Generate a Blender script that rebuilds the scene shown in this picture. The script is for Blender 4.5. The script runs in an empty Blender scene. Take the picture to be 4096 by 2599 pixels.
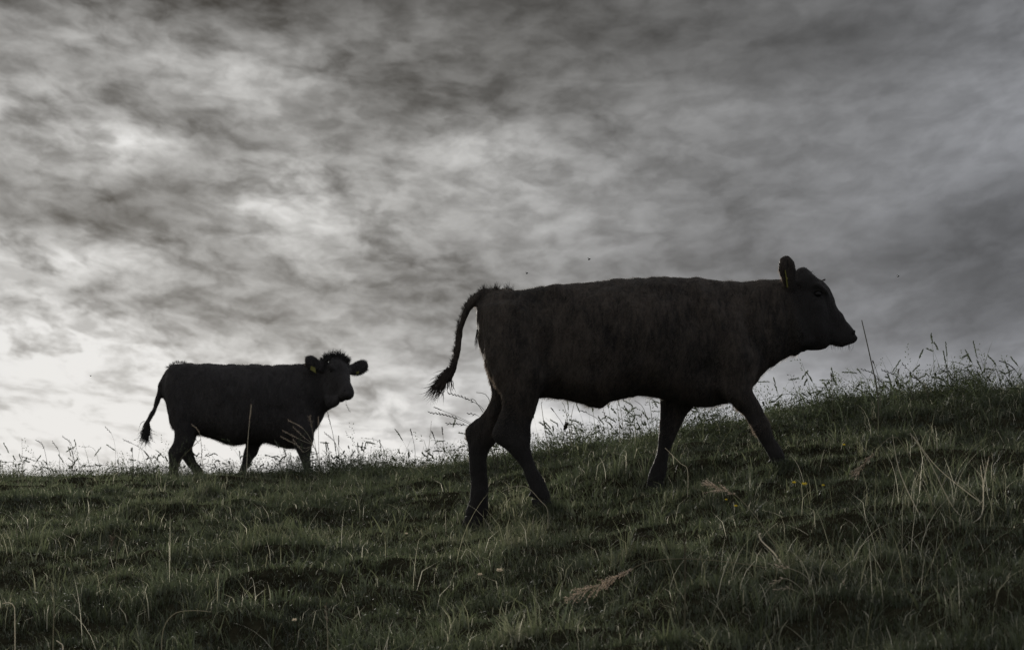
import bpy, math, random
import numpy as np
from mathutils import Vector, noise as mnoise

rng = np.random.default_rng(7)
random.seed(7)
S = bpy.context.scene
COL = S.collection

# ------------------------------------------------------------------ camera
FPX = 9671.0            # focal length in pixels of a 4096 px wide frame (85 mm)
CX, YH = 2048.0, 2300.0  # principal column, eye-level row
cam_d = bpy.data.cameras.new('camera')
cam = bpy.data.objects.new('camera', cam_d)
COL.objects.link(cam)
cam.location = (0, 0, 0)
cam.rotation_euler = (math.pi / 2, 0, 0)
cam_d.lens = 85.0
cam_d.sensor_width = 36.0
cam_d.shift_y = (YH - 1299.5) / 4096.0
cam_d.clip_start = 0.1
cam_d.clip_end = 5000
cam_d.dof.use_dof = True
cam_d.dof.focus_distance = 13.75
cam_d.dof.aperture_fstop = 7.0
S.camera = cam

# ------------------------------------------------------------------ exposure
S.view_settings.view_transform = 'Standard'
S.view_settings.look = 'None'
S.view_settings.gamma = 1
S.view_settings.exposure = 2.0      # exposed for the shaded hillside
S.view_settings.use_curve_mapping = False

# ------------------------------------------------------------------ sun
SUN_AZ = math.atan((420 - CX) / FPX)       # low, veiled by cloud, beyond the far animal
SUN_EL = math.radians(11.0)
sd = bpy.data.lights.new('sun', 'SUN')
sd.energy = 1.5
sd.angle = math.radians(13)
sd.color = (1.0, 0.95, 0.88)
sun = bpy.data.objects.new('sun', sd)
COL.objects.link(sun)
sdir = Vector((math.sin(SUN_AZ) * math.cos(SUN_EL), math.cos(SUN_AZ) * math.cos(SUN_EL), math.sin(SUN_EL)))
sun.rotation_euler = (-sdir).to_track_quat('-Z', 'Y').to_euler()

# ------------------------------------------------------------------ world: overcast sky
W = bpy.data.worlds.new('World')
S.world = W
W.use_nodes = True
nt = W.node_tree
nt.nodes.clear()


def nd(tree, kind, **kw):
    n = tree.nodes.new(kind)
    for k, v in kw.items():
        setattr(n, k, v)
    return n


def setin(tree, n, i, v):
    if v is None:
        return
    if isinstance(v, bpy.types.NodeSocket):
        tree.links.new(v, n.inputs[i])
    else:
        n.inputs[i].default_value = v


def mth(tree, op, a, b=None, c=None, clamp=False):
    n = nd(tree, 'ShaderNodeMath', operation=op, use_clamp=clamp)
    setin(tree, n, 0, a); setin(tree, n, 1, b); setin(tree, n, 2, c)
    return n.outputs[0]


def comb(tree, x, y, z):
    n = nd(tree, 'ShaderNodeCombineXYZ')
    setin(tree, n, 0, x); setin(tree, n, 1, y); setin(tree, n, 2, z)
    return n.outputs[0]


def noise_n(tree, vec, scale, detail=6, rough=0.55, dist=0.0, lac=2.0):
    n = nd(tree, 'ShaderNodeTexNoise')
    n.noise_dimensions = '3D'
    setin(tree, n, 'Vector', vec)
    n.inputs['Scale'].default_value = scale
    n.inputs['Detail'].default_value = detail
    n.inputs['Roughness'].default_value = rough
    n.inputs['Distortion'].default_value = dist
    n.inputs['Lacunarity'].default_value = lac
    return n.outputs['Fac']


def smooth(tree, v, lo, hi):
    n = nd(tree, 'ShaderNodeMapRange', interpolation_type='SMOOTHSTEP')
    setin(tree, n, 0, v)
    n.inputs[1].default_value = lo; n.inputs[2].default_value = hi
    return n.outputs[0]


def lin(c):
    c = c / 255.0
    return c / 12.92 if c <= 0.04045 else ((c + 0.055) / 1.055) ** 2.4


# how bright the cloud layer is towards each part of the sky (rows by elevation, columns by azimuth)
SKY_ROWS = [0, 150, 300, 450, 600, 750, 900, 1050, 1200, 1350, 1500, 1650, 1800]
SKY = [
 [110,125,105,95,95,85,90,85,82,88,105,100,105,108,105,115,120],
 [130,135,150,140,122,110,115,108,95,84,95,100,90,92,95,110,125],
 [135,145,138,160,160,140,95,112,108,112,108,104,103,106,110,126,132],
 [185,175,130,125,155,130,105,120,115,122,128,132,128,122,124,132,142],
 [125,185,200,150,120,150,150,160,170,140,125,130,126,126,130,135,134],
 [120,160,130,110,198,198,130,155,165,150,130,130,128,128,132,125,110],
 [155,120,112,130,188,180,165,140,145,150,135,125,125,125,115,110,98],
 [214,214,192,152,150,165,165,150,135,135,125,122,122,115,105,98,95],
 [200,184,164,152,150,142,140,145,138,135,135,130,125,120,115,100,92],
 [236,230,214,186,168,162,160,159,156,150,148,145,140,130,125,115,112],
 [230,232,230,219,196,182,174,172,168,162,158,155,153,152,150,148,145],
 [232,232,232,232,222,208,202,200,198,195,192,188,184,180,176,172,170],
 [232,232,232,232,232,230,226,216,212,210,208,205,200,198,195,192,190],
]
tc = nd(nt, 'ShaderNodeTexCoord')
sx = nd(nt, 'ShaderNodeSeparateXYZ')
nt.links.new(tc.outputs['Generated'], sx.inputs[0])
az0 = mth(nt, 'ARCTAN2', sx.outputs[0], sx.outputs[1])
el0 = mth(nt, 'ARCSINE', sx.outputs[2])
# streaks curve upwards to both sides
vv = mth(nt, 'SUBTRACT', el0, mth(nt, 'MULTIPLY', mth(nt, 'MULTIPLY', az0, az0), 0.45))
cv = comb(nt, mth(nt, 'MULTIPLY', az0, 10.0), 0.0, mth(nt, 'MULTIPLY', vv, 22.0))
w1 = noise_n(nt, cv, 1.6, 5, 0.6)
cv2 = comb(nt, mth(nt, 'MULTIPLY', az0, 10.0), 4.7, mth(nt, 'MULTIPLY', vv, 22.0))
w2 = noise_n(nt, cv2, 1.9, 5, 0.6)
azw = mth(nt, 'ADD', az0, mth(nt, 'MULTIPLY', mth(nt, 'SUBTRACT', w1, 0.5), 0.028))
elw = mth(nt, 'ADD', el0, mth(nt, 'MULTIPLY', mth(nt, 'SUBTRACT', w2, 0.5), 0.024))
AZR = 0.6
GEN = 152      # mean grey of the cloud sheet, used away from the detailed part
fac = mth(nt, 'ADD', mth(nt, 'MULTIPLY', azw, 0.5 / AZR), 0.5)
acc = None
prev_el = None
for row, yy in zip(SKY, SKY_ROWS):
    rp = nd(nt, 'ShaderNodeValToRGB')
    cr = rp.color_ramp
    cr.interpolation = 'B_SPLINE'
    stops = [(0.0, GEN), (0.28, 0.5 * GEN + 0.5 * row[0])]
    for i, g in enumerate(row):
        a = math.atan((i * 256 - CX) / FPX)
        stops.append((a * 0.5 / AZR + 0.5, g))
    stops += [(0.76, 0.5 * GEN + 0.5 * row[-1]), (1.0, GEN)]
    while len(cr.elements) < len(stops):
        cr.elements.new(0.5)
    for e, (p, g) in zip(cr.elements, stops):
        e.position = p
        l = lin(g) * (1.0 + max(0.0, g - 224) * 0.09)     # veiled sun: brighter than the film can hold
        e.color = (l, l, l, 1)
    nt.links.new(fac, rp.inputs[0])
    el = math.atan((YH - yy) / FPX)
    if acc is None:
        # above the frame the sheet of cloud goes on at its usual grey
        top = smooth(nt, elw, el + 0.20, el)
        acc = mth(nt, 'ADD', mth(nt, 'MULTIPLY', rp.outputs[0], top),
                  mth(nt, 'MULTIPLY', mth(nt, 'SUBTRACT', 1.0, top), lin(GEN)))
    else:
        t = nd(nt, 'ShaderNodeMapRange', interpolation_type='LINEAR'); setin(nt, t, 0, elw); t.inputs[1].default_value = prev_el; t.inputs[2].default_value = el; t = t.outputs[0]
        m = nd(nt, 'ShaderNodeMix', data_type='FLOAT')
        setin(nt, m, 0, t); setin(nt, m, 2, acc); setin(nt, m, 3, rp.outputs[0])
        acc = m.outputs[0]
    prev_el = el
# puffs and wisps
def sky_vec(ka, kv, off, warp):
    x = mth(nt, 'ADD', mth(nt, 'MULTIPLY', az0, ka), mth(nt, 'MULTIPLY', mth(nt, 'SUBTRACT', w2, 0.5), warp))
    z = mth(nt, 'ADD', mth(nt, 'MULTIPLY', vv, kv), mth(nt, 'MULTIPLY', mth(nt, 'SUBTRACT', w1, 0.5), warp))
    return comb(nt, x, off, z)


f1 = noise_n(nt, sky_vec(17.0, 38.0, 9.1, 1.0), 1.0, 7, 0.52, 0.2)      # cloud patches
f2 = noise_n(nt, sky_vec(66.0, 140.0, 2.3, 1.5), 1.0, 5, 0.55, 0.15)     # ripples and puffs
amp = mth(nt, 'ADD', mth(nt, 'MULTIPLY', smooth(nt, az0, 0.15, -0.08), 0.62), 0.42)
f2 = smooth(nt, f2, 0.22, 0.78)
dd = mth(nt, 'ADD', mth(nt, 'MULTIPLY', mth(nt, 'SUBTRACT', f1, 0.5), 2.15), mth(nt, 'MULTIPLY', mth(nt, 'SUBTRACT', f2, 0.5), 0.84))
dd = mth(nt, 'ADD', mth(nt, 'MULTIPLY', dd, amp), 0.97)
lum = mth(nt, 'MULTIPLY', acc, dd)
lum = mth(nt, 'MAXIMUM', lum, 0.03)
wisp = smooth(nt, noise_n(nt, comb(nt, mth(nt, 'MULTIPLY', az0, 16.0), 7.7, mth(nt, 'MULTIPLY', vv, 52.0)), 1.6, 6, 0.55, 0.3), 0.52, 0.68)
lum = mth(nt, 'SMOOTH_MIN', lum, mth(nt, 'SUBTRACT', 0.80, mth(nt, 'MULTIPLY', wisp, 0.32)), 0.12)
# warm towards the sun, cool to the right
tint = nd(nt, 'ShaderNodeMix', data_type='RGBA')
tint.inputs[6].default_value = (1.006, 1.0, 0.980, 1)
tint.inputs[7].default_value = (0.965, 0.995, 1.075, 1)
setin(nt, tint, 0, smooth(nt, mth(nt, 'SUBTRACT', az0, mth(nt, 'MULTIPLY', el0, 0.6)), -0.16, 0.17))
neutral = nd(nt, 'ShaderNodeMix', data_type='RGBA')
setin(nt, neutral, 0, smooth(nt, lum, 0.55, 0.79))
setin(nt, neutral, 6, tint.outputs[2])
neutral.inputs[7].default_value = (1.005, 1, 0.985, 1)
cmul = nd(nt, 'ShaderNodeVectorMath', operation='SCALE')
nt.links.new(neutral.outputs[2], cmul.inputs[0])
setin(nt, cmul, 'Scale', lum)
bg_c = nd(nt, 'ShaderNodeBackground')
nt.links.new(cmul.outputs[0], bg_c.inputs[0])
bg_c.inputs[1].default_value = 0.25
sky = nd(nt, 'ShaderNodeTexSky')
sky.sky_type = 'NISHITA'
sky.sun_disc = False
sky.sun_elevation = SUN_EL
sky.sun_rotation = SUN_AZ
bg_s = nd(nt, 'ShaderNodeBackground')
nt.links.new(sky.outputs[0], bg_s.inputs[0])
bg_s.inputs[1].default_value = 0.05
mixs = nd(nt, 'ShaderNodeMixShader')
mixs.inputs[0].default_value = 0.9965        # almost closed cloud cover
nt.links.new(bg_s.outputs[0], mixs.inputs[1])
nt.links.new(bg_c.outputs[0], mixs.inputs[2])
wo = nd(nt, 'ShaderNodeOutputWorld')
nt.links.new(mixs.outputs[0], wo.inputs[0])

# ------------------------------------------------------------------ helpers


def P(px, py, Y):
    """point of the place seen at photo pixel (px, py) at distance Y"""
    return np.array(((px - CX) / FPX * Y, Y, (YH - py) / FPX * Y))


def link_mesh(name, verts, faces, mat, parent=None, smooth_=False, loc=None):
    me = bpy.data.meshes.new(name)
    if loc is not None:
        verts = np.asarray(verts) - np.asarray(loc)
    me.from_pydata([tuple(v) for v in verts], [], [tuple(f) for f in faces])
    me.update()
    if smooth_:
        me.polygons.foreach_set('use_smooth', np.ones(len(me.polygons), dtype=bool))
    me.materials.append(mat)
    o = bpy.data.objects.new(name, me)
    COL.objects.link(o)
    if parent is not None:
        o.parent = parent
    elif loc is not None:
        o.location = loc
    return o


def tri_mesh_np(name, verts, faces3, mat, parent=None, attr=None):
    """fast mesh of triangles from numpy arrays"""
    me = bpy.data.meshes.new(name)
    nv, nf = len(verts), len(faces3)
    me.vertices.add(nv)
    me.vertices.foreach_set('co', np.ascontiguousarray(verts, dtype=np.float32).ravel())
    me.loops.add(nf * 3)
    me.loops.foreach_set('vertex_index', np.ascontiguousarray(faces3, dtype=np.int32).ravel())
    me.polygons.add(nf)
    me.polygons.foreach_set('loop_start', np.arange(0, nf * 3, 3, dtype=np.int32))
    me.polygons.foreach_set('loop_total', np.full(nf, 3, dtype=np.int32))
    me.update(calc_edges=True)
    if attr is not None:
        for k, v in attr.items():
            a = me.attributes.new(k, 'FLOAT', 'POINT')
            a.data.foreach_set('value', np.ascontiguousarray(v, dtype=np.float32))
    me.materials.append(mat)
    o = bpy.data.objects.new(name, me)
    COL.objects.link(o)
    if parent is not None:
        o.parent = parent
    return o


def thing(name, label, cat, loc, group=None):
    o = bpy.data.objects.new(name, None)
    o.empty_display_size = 0.1
    COL.objects.link(o)
    o.location = loc
    o['label'] = label; o['category'] = cat
    if group:
        o['group'] = group
    return o


def tag(o, label, cat, group=None):
    o['label'] = label; o['category'] = cat
    if group:
        o['group'] = group
    return o


def vnoise(x, y, seed=0):
    """value noise in [-1,1], vectorised"""
    xi = np.floor(x).astype(np.int64); yi = np.floor(y).astype(np.int64)
    xf = x - xi; yf = y - yi
    xf = xf * xf * (3 - 2 * xf); yf = yf * yf * (3 - 2 * yf)

    def h(a, b):
        n = (a * 374761393 + b * 668265263 + seed * 1442695041) & 0x7fffffff
        n = ((n ^ (n >> 13)) * 1274126177) & 0x7fffffff
        return ((n ^ (n >> 16)) & 0xffff) / 32767.5 - 1.0
    a = h(xi, yi); b = h(xi + 1, yi); c = h(xi, yi + 1); d = h(xi + 1, yi + 1)
    return (a * (1 - xf) + b * xf) * (1 - yf) + (c * (1 - xf) + d * xf) * yf


# ------------------------------------------------------------------ materials
def new_mat(name):
    m = bpy.data.materials.new(name)
    m.use_nodes = True
    m.node_tree.nodes.clear()
    return m, m.node_tree


def leaf_mat(name, stops, transl=0.4, gloss=0.06, rough=0.45):
    m, t = new_mat(name)
    at = nd(t, 'ShaderNodeAttribute', attribute_name='tone')
    rp = nd(t, 'ShaderNodeValToRGB')
    while len(rp.color_ramp.elements) < len(stops):
        rp.color_ramp.elements.new(0.5)
    for e, (p, c) in zip(rp.color_ramp.elements, stops):
        e.position = p; e.color = (*c, 1)
    t.links.new(at.outputs['Fac'], rp.inputs[0])
    d = nd(t, 'ShaderNodeBsdfDiffuse'); t.links.new(rp.outputs[0], d.inputs[0])
    tr = nd(t, 'ShaderNodeBsdfTranslucent'); t.links.new(rp.outputs[0], tr.inputs[0])
    mx = nd(t, 'ShaderNodeMixShader'); mx.inputs[0].default_value = transl
    t.links.new(d.outputs[0], mx.inputs[1]); t.links.new(tr.outputs[0], mx.inputs[2])
    g = nd(t, 'ShaderNodeBsdfGlossy'); g.inputs['Roughness'].default_value = rough
    mx2 = nd(t, 'ShaderNodeMixShader'); mx2.inputs[0].default_value = gloss
    t.links.new(mx.outputs[0], mx2.inputs[1]); t.links.new(g.outputs[0], mx2.inputs[2])
    o = nd(t, 'ShaderNodeOutputMaterial'); t.links.new(mx2.outputs[0], o.inputs[0])
    return m


def plain_mat(name, col, rough=0.6, spec=0.3, var=0.25, scale=30.0, bump=0.0, transl=0.0):
    m, t = new_mat(name)
    tcn = nd(t, 'ShaderNodeTexCoord')
    nf = noise_n(t, tcn.outputs['Object'], scale, 5, 0.6)
    rp = nd(t, 'ShaderNodeValToRGB')
    rp.color_ramp.elements[0].position = 0.3; rp.color_ramp.elements[1].position = 0.7
    rp.color_ramp.elements[0].color = (*[c * (1 - var) for c in col], 1)
    rp.color_ramp.elements[1].color = (*[min(1, c * (1 + var)) for c in col], 1)
    t.links.new(nf, rp.inputs[0])
    b = nd(t, 'ShaderNodeBsdfPrincipled')
    t.links.new(rp.outputs[0], b.inputs['Base Color'])
    b.inputs['Roughness'].default_value = rough
    b.inputs['Specular IOR Level'].default_value = spec
    if bump:
        bn = nd(t, 'ShaderNodeBump'); bn.inputs['Strength'].default_value = bump; bn.inputs['Distance'].default_value = 0.01
        t.links.new(nf, bn.inputs['Height']); t.links.new(bn.outputs[0], b.inputs['Normal'])
    out = b.outputs[0]
    if transl:
        tr = nd(t, 'ShaderNodeBsdfTranslucent'); t.links.new(rp.outputs[0], tr.inputs[0])
        mx = nd(t, 'ShaderNodeMixShader'); mx.inputs[0].default_value = transl
        t.links.new(out, mx.inputs[1]); t.links.new(tr.outputs[0], mx.inputs[2]); out = mx.outputs[0]
    o = nd(t, 'ShaderNodeOutputMaterial'); t.links.new(out, o.inputs[0])
    return m


def hide_mat(name, dark, light, leg, leg_z, glow=None, head_x=None):
    """short haired hide: mottled brown, darker lower legs; leg_z = (low, high) heights over the hooves"""
    m, t = new_mat(name)
    tcn = nd(t, 'ShaderNodeTexCoord')
    mp = nd(t, 'ShaderNodeMapping'); mp.inputs['Scale'].default_value = (1.5, 1, 0.8)
    t.links.new(tcn.outputs['Object'], mp.inputs[0])
    big = noise_n(t, mp.outputs[0], 4.0, 5, 0.6, 0.4)
    mp2 = nd(t, 'ShaderNodeMapping'); mp2.inputs['Scale'].default_value = (3.2, 2, 1.0)
    t.links.new(tcn.outputs['Object'], mp2.inputs[0])
    fine = noise_n(t, mp2.outputs[0], 26.0, 6, 0.65, 0.9)
    mid = noise_n(t, mp2.outputs[0], 7.0, 5, 0.6, 1.2)
    rp = nd(t, 'ShaderNodeValToRGB')
    rp.color_ramp.elements[0].position = 0.43; rp.color_ramp.elements[0].color = (*dark, 1)
    rp.color_ramp.elements[1].position = 0.58; rp.color_ramp.elements[1].color = (*light, 1)
    t.links.new(mth(t, 'ADD', mth(t, 'MULTIPLY', mid, 0.27), mth(t, 'ADD', mth(t, 'MULTIPLY', big, 0.40), mth(t, 'MULTIPLY', fine, 0.33))), rp.inputs[0])
    sp = nd(t, 'ShaderNodeSeparateXYZ'); t.links.new(tcn.outputs['Object'], sp.inputs[0])
    lf = smooth(t, mth(t, 'ADD', sp.outputs[2], mth(t, 'MULTIPLY', mth(t, 'SUBTRACT', big, 0.5), 0.25)), leg_z[1], leg_z[0])
    if head_x:      # darker face
        lf = mth(t, 'MAXIMUM', lf, smooth(t, mth(t, 'ADD', sp.outputs[0], mth(t, 'MULTIPLY', mth(t, 'SUBTRACT', big, 0.5), 0.2)), head_x[0], head_x[1]))
    mx = nd(t, 'ShaderNodeMix', data_type='RGBA')
    setin(t, mx, 0, lf); setin(t, mx, 6, rp.outputs[0]); mx.inputs[7].default_value = (*leg, 1)
    b = nd(t, 'ShaderNodeBsdfPrincipled')
    t.links.new(mx.outputs[2], b.inputs['Base Color'])
    b.inputs['Roughness'].default_value = 0.75
    b.inputs['Specular IOR Level'].default_value = 0.12
    b.inputs['Sheen Weight'].default_value = 0.08
    b.inputs['Sheen Roughness'].default_value = 0.4
    bn = nd(t, 'ShaderNodeBump'); bn.inputs['Strength'].default_value = 0.9; bn.inputs['Distance'].default_value = 0.022
    t.links.new(mth(t, 'ADD', mth(t, 'MULTIPLY', mid, 0.9), mth(t, 'MULTIPLY', fine, 0.55)), bn.inputs['Height'])
    t.links.new(bn.outputs[0], b.inputs['Normal'])
    out = b.outputs[0]
    if glow:        # hairs let light through
        tr = nd(t, 'ShaderNodeBsdfTranslucent'); tr.inputs[0].default_value = (*glow, 1)
        ms = nd(t, 'ShaderNodeMixShader'); ms.inputs[0].default_value = 0.42
        t.links.new(out, ms.inputs[1]); t.links.new(tr.outputs[0], ms.inputs[2]); out = ms.outputs[0]
        gl = nd(t, 'ShaderNodeBsdfGlossy'); gl.inputs[0].default_value = (.55, .5, .45, 1); gl.inputs['Roughness'].default_value = 0.4
        m3 = nd(t, 'ShaderNodeMixShader'); m3.inputs[0].default_value = 0.05
        t.links.new(out, m3.inputs[1]); t.links.new(gl.outputs[0], m3.inputs[2]); out = m3.outputs[0]
    o = nd(t, 'ShaderNodeOutputMaterial'); t.links.new(out, o.inputs[0])
    return m


M_grass = leaf_mat('grass_blades', [(0.0, (0.040, 0.052, 0.029)), (0.45, (0.086, 0.105, 0.054)), (0.72, (0.148, 0.162, 0.088)),
                                    (0.88, (0.27, 0.26, 0.17)), (1.0, (0.74, 0.70, 0.56))], 0.45, 0.06, 0.48)
M_herb = leaf_mat('herb_leaves', [(0.0, (0.018, 0.025, 0.012)), (0.7, (0.050, 0.062, 0.026)), (1.0, (0.11, 0.12, 0.06))], 0.35, 0.05)
M_stem = leaf_mat('dry_stems', [(0.0, (0.05, 0.05, 0.03)), (0.5, (0.24, 0.22, 0.13)), (1.0, (0.85, 0.80, 0.68))], 0.45, 0.06)
M_seed = leaf_mat('seed_heads', [(0.0, (0.035, 0.03, 0.02)), (0.5, (0.20, 0.165, 0.12)), (1.0, (0.86, 0.76, 0.66))], 0.45, 0.0)
M_soil = plain_mat('soil_and_thatch', (0.030, 0.028, 0.018), 1.0, 0.0, 0.5, 14.0, 0.3)

# ------------------------------------------------------------------ terrain
D0 = 13.9
UC = np.array([-6000, -1500, 0, 700, 1300, 1900, 2250, 2600, 3100, 3700, 4200, 5500, 9000], float)
Y14 = np.array([2230, 2200, 2188, 2168, 2142, 2108, 2035, 1948, 1888, 1795, 1765, 1740, 1720], float)
DC = np.array([24, 23, 22.5, 22, 21, 18.6, 17.8, 17.2, 17, 17, 17, 17.5, 18], float)
YC = np.array([1990, 1940, 1926, 1924, 1909, 1880, 1824, 1764, 1676, 1590, 1574, 1556, 1550], float)
ug = np.linspace(-6000, 9000, 601)


def _sm(a, k=7):
    r = np.interp(ug, UC, a)
    w = np.hanning(2 * k + 1); w /= w.sum()
    return np.convolve(np.pad(r, k, mode='edge'), w, mode='valid')


gy14, gdc, gyc = _sm(Y14), _sm(DC), _sm(YC)


def ground(X, Y, fine=True):
    X = np.asarray(X, float); Y = np.asarray(Y, float)
    d = np.maximum(Y, 1.5)
    u = np.clip(CX + X / d * FPX, -6000, 9000)
    z14 = (YH - np.interp(u, ug, gy14)) / FPX * D0
    dc = np.interp(u, ug, gdc)
    zc = (YH - np.interp(u, ug, gyc)) / FPX * dc
    s0 = (z14 + 1.32) / 12.4
    s1 = zc / dc
    near = z14 - s0 * (D0 - d)
    t = np.clip((d - D0) / (dc - D0), 0, 1)
    L = dc - D0
    mid = ((2 * t**3 - 3 * t**2 + 1) * z14 + (t**3 - 2 * t**2 + t) * L * s0 + (-2 * t**3 + 3 * t**2) * zc + (t**3 - t**2) * L * s1)
    e = np.maximum(d - dc, 0)
    far = zc + s1 * e - np.where(e < 25, 0.0035 * e**2, 0.0035 * 625 + 0.175 * (e - 25) * np.exp(-np.minimum((e - 25) / 120.0, 8)))
    z = np.where(d < D0, near, np.where(d < dc, mid, far))
    if fine:
        z = z + 0.030 * vnoise(X * 1.1, Y * 0.9, 3) + 0.052 * vnoise(X * 1.7 + 5, Y * 2.3, 5) + 0.034 * vnoise(X * 5.1, Y * 4.9, 9)
        for (bx, by, r, h) in BUMPS:
            z = z + h * np.exp(-((X - bx)**2 + (Y - by)**2) / (r * r))
    return z


def at_ground(px, Y):
    X = (px - CX) / FPX * Y
    return np.array((X, Y, float(ground(X, Y))))


def gpy(px, Y):
    """photo row of the ground at column px, distance Y"""
    return YH - at_ground(px, Y)[2] / Y * FPX


BUMPS = []
YN_, YFAR = 13.8, 24.8
for (px, Y, r, hpx) in [(2165, 13.38, 0.16, 34), (2560, 13.5, 0.22, 14), (3810, 16.8, 0.28, 44), (2850, 16.7, 0.28, 18), (3330, 16.7, 0.24, 20),
                        (3480, 11.2, 0.30, 30), (2700, 10.6, 0.25, 22), (3900, 12.6, 0.35, 20), (700, 15.3, 0.4, 16), (300, 14.2, 0.4, 14),
                        (1900, 9.4, 0.22, 30), (2950, 9.3, 0.25, 26)]:
    BUMPS.append(((px - CX) / FPX * Y, Y, r, hpx / FPX * Y))

# the turf meets each hoof where it stands
for (px, Y, row) in [(2185, YN_ - .13, 2052), (1890, YN_ + .13, 2124), (3130, YN_ - .14, 1874), (2622, YN_ + .135, 1958), (1236, YFAR - .14, 1936), (960, YFAR + .14, 1930), (697, YFAR - .13, 1934), (812, YFAR + .13, 1930)]:
    X = (px - CX) / FPX * Y
    BUMPS.append((X, Y, 0.20, (YH - row) / FPX * Y - float(ground(X, Y))))
dl = np.concatenate([np.linspace(-4, 6, 12), np.linspace(6.25, 30, 240), np.geomspace(31, 2500, 34)])
xs_u = np.concatenate([np.linspace(-30000, -1600, 24), np.linspace(-1400, 5600, 220), np.linspace(5800, 34000, 24)])
gv = []
for d in dl:
    wd = max(d, 6.0)
    X = (xs_u - CX) / FPX * wd
    Yv = np.full_like(X, d)
    Z = ground(X, np.maximum(Yv, 1.5), fine=(5 < d < 45))
    gv.append(np.stack([X, Yv, Z], 1))
nd_, nx_ = len(dl), len(xs_u)
gv = np.concatenate(gv)
ii = (np.arange(nd_ - 1)[:, None] * nx_ + np.arange(nx_ - 1)[None, :]).ravel()
gf = np.concatenate([np.stack([ii, ii + 1, ii + nx_ + 1], 1), np.stack([ii, ii + nx_ + 1, ii + nx_], 1)])
g = tri_mesh_np('ground', gv, gf, M_soil)
g.data.polygons.foreach_set('use_smooth', np.ones(len(g.data.polygons), dtype=bool))
g['kind'] = 'structure'


# ------------------------------------------------------------------ pasture grass (uncountable)
def sample_ground(n, dmin, dmax, umin=-750, umax=4850, pw=1.0):
    """pw: exponent of d in the sampling density (1 = even per square metre)"""
    a = pw + 1
    d = (dmin**a + rng.random(n) * (dmax**a - dmin**a)) ** (1 / a)
    u = umin + rng.random(n) * (umax - umin)
    return (u - CX) / FPX * d, d


def crest_dist(X, Y):
    u = CX + X / Y * FPX
    return np.interp(u, ug, gdc)


def blades(X, Y, h, w, lean, leandir, curl, tone, z=None):
    n = len(X)
    if z is None:
        z = ground(X, Y) - 0.006
    base = np.stack([X, Y, z], 1)
    ld = np.stack([np.cos(leandir), np.sin(leandir), np.zeros(n)], 1)
    fa = rng.random(n) * math.pi
    wd = np.stack([np.cos(fa), np.sin(fa), np.zeros(n)], 1) * (w * 0.5)[:, None]
    up = np.array([0, 0, 1.0])
    p1 = base + up * (h * 0.55)[:, None] + ld * (h * lean * 0.30)[:, None]
    p2 = base + up * (h * (1.0 - 0.35 * curl))[:, None] + ld * (h * (lean + curl * 0.55))[:, None]
    v = np.empty((n, 5, 3))
    v[:, 0] = base - wd; v[:, 1] = base + wd
    v[:, 2] = p1 - wd * 0.8; v[:, 3] = p1 + wd * 0.8
    v[:, 4] = p2
    b = (np.arange(n) * 5)[:, None]
    f = np.concatenate([b + np.array([[0, 1, 3]]), b + np.array([[0, 3, 2]]), b + np.array([[2, 3, 4]])], 0)
    return v.reshape(-1, 3), f, np.repeat(tone, 5)


def tuft_blades(ntuft, per, dmin, dmax, pw, hmean, spread, wmul=1.0, tone0=0.35, umin=-750, umax=4850):
    tx, ty = sample_ground(ntuft, dmin, dmax, umin, umax, pw=pw)
    th = hmean * np.exp(rng.normal(0, 0.28, ntuft)) * (1 + 0.55 * vnoise(tx * 1.9 + 40, ty * 1.8, 21) + 0.3 * vnoise(tx * 4.3, ty * 4.0, 23)) 
    tt = np.clip(tone0 + 0.16 * vnoise(tx * 0.9, ty * 0.8, 31) + 0.17 * vnoise(tx * 3.1, ty * 2.7, 33) + rng.normal(0, 0.07, ntuft), 0.02, 0.8)
    tl = rng.random(ntuft) * 2 * math.pi
    k = np.repeat(np.arange(ntuft), per)
    n = len(k)
    r = np.abs(rng.normal(0, spread, n)); a = rng.random(n) * 2 * math.pi
    X = tx[k] + r * np.cos(a); Y = ty[k] + r * np.sin(a)
    h = th[k] * (0.55 + 0.7 * rng.random(n)) * (1 - 0.25 * np.minimum(r / spread / 2.5, 1))
    lean = 0.15 + 0.5 * rng.random(n)
    ldir = np.where(rng.random(n) < 0.6, a, tl[k] + rng.normal(0, 0.5, n))
    w = (0.0028 + 0.0030 * rng.random(n)) * wmul * np.maximum(1.0, Y / 14.0) ** 0.6
    tone = np.clip(tt[k] + rng.normal(0, 0.10, n), 0, 0.86)
    dry = rng.random(n) < 0.045
    tone[dry] = 0.86 + 0.14 * rng.random(dry.sum())
    return blades(X, Y, h, w, lean, ldir, rng.random(n) ** 1.5, tone)


def join(parts):
    vs, fs, ts, off = [], [], [], 0
    for v, f, t in parts:
        vs.append(v); fs.append(f + off); ts.append(t); off += len(v)
    return np.concatenate(vs), np.concatenate(fs), np.concatenate(ts)


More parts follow.
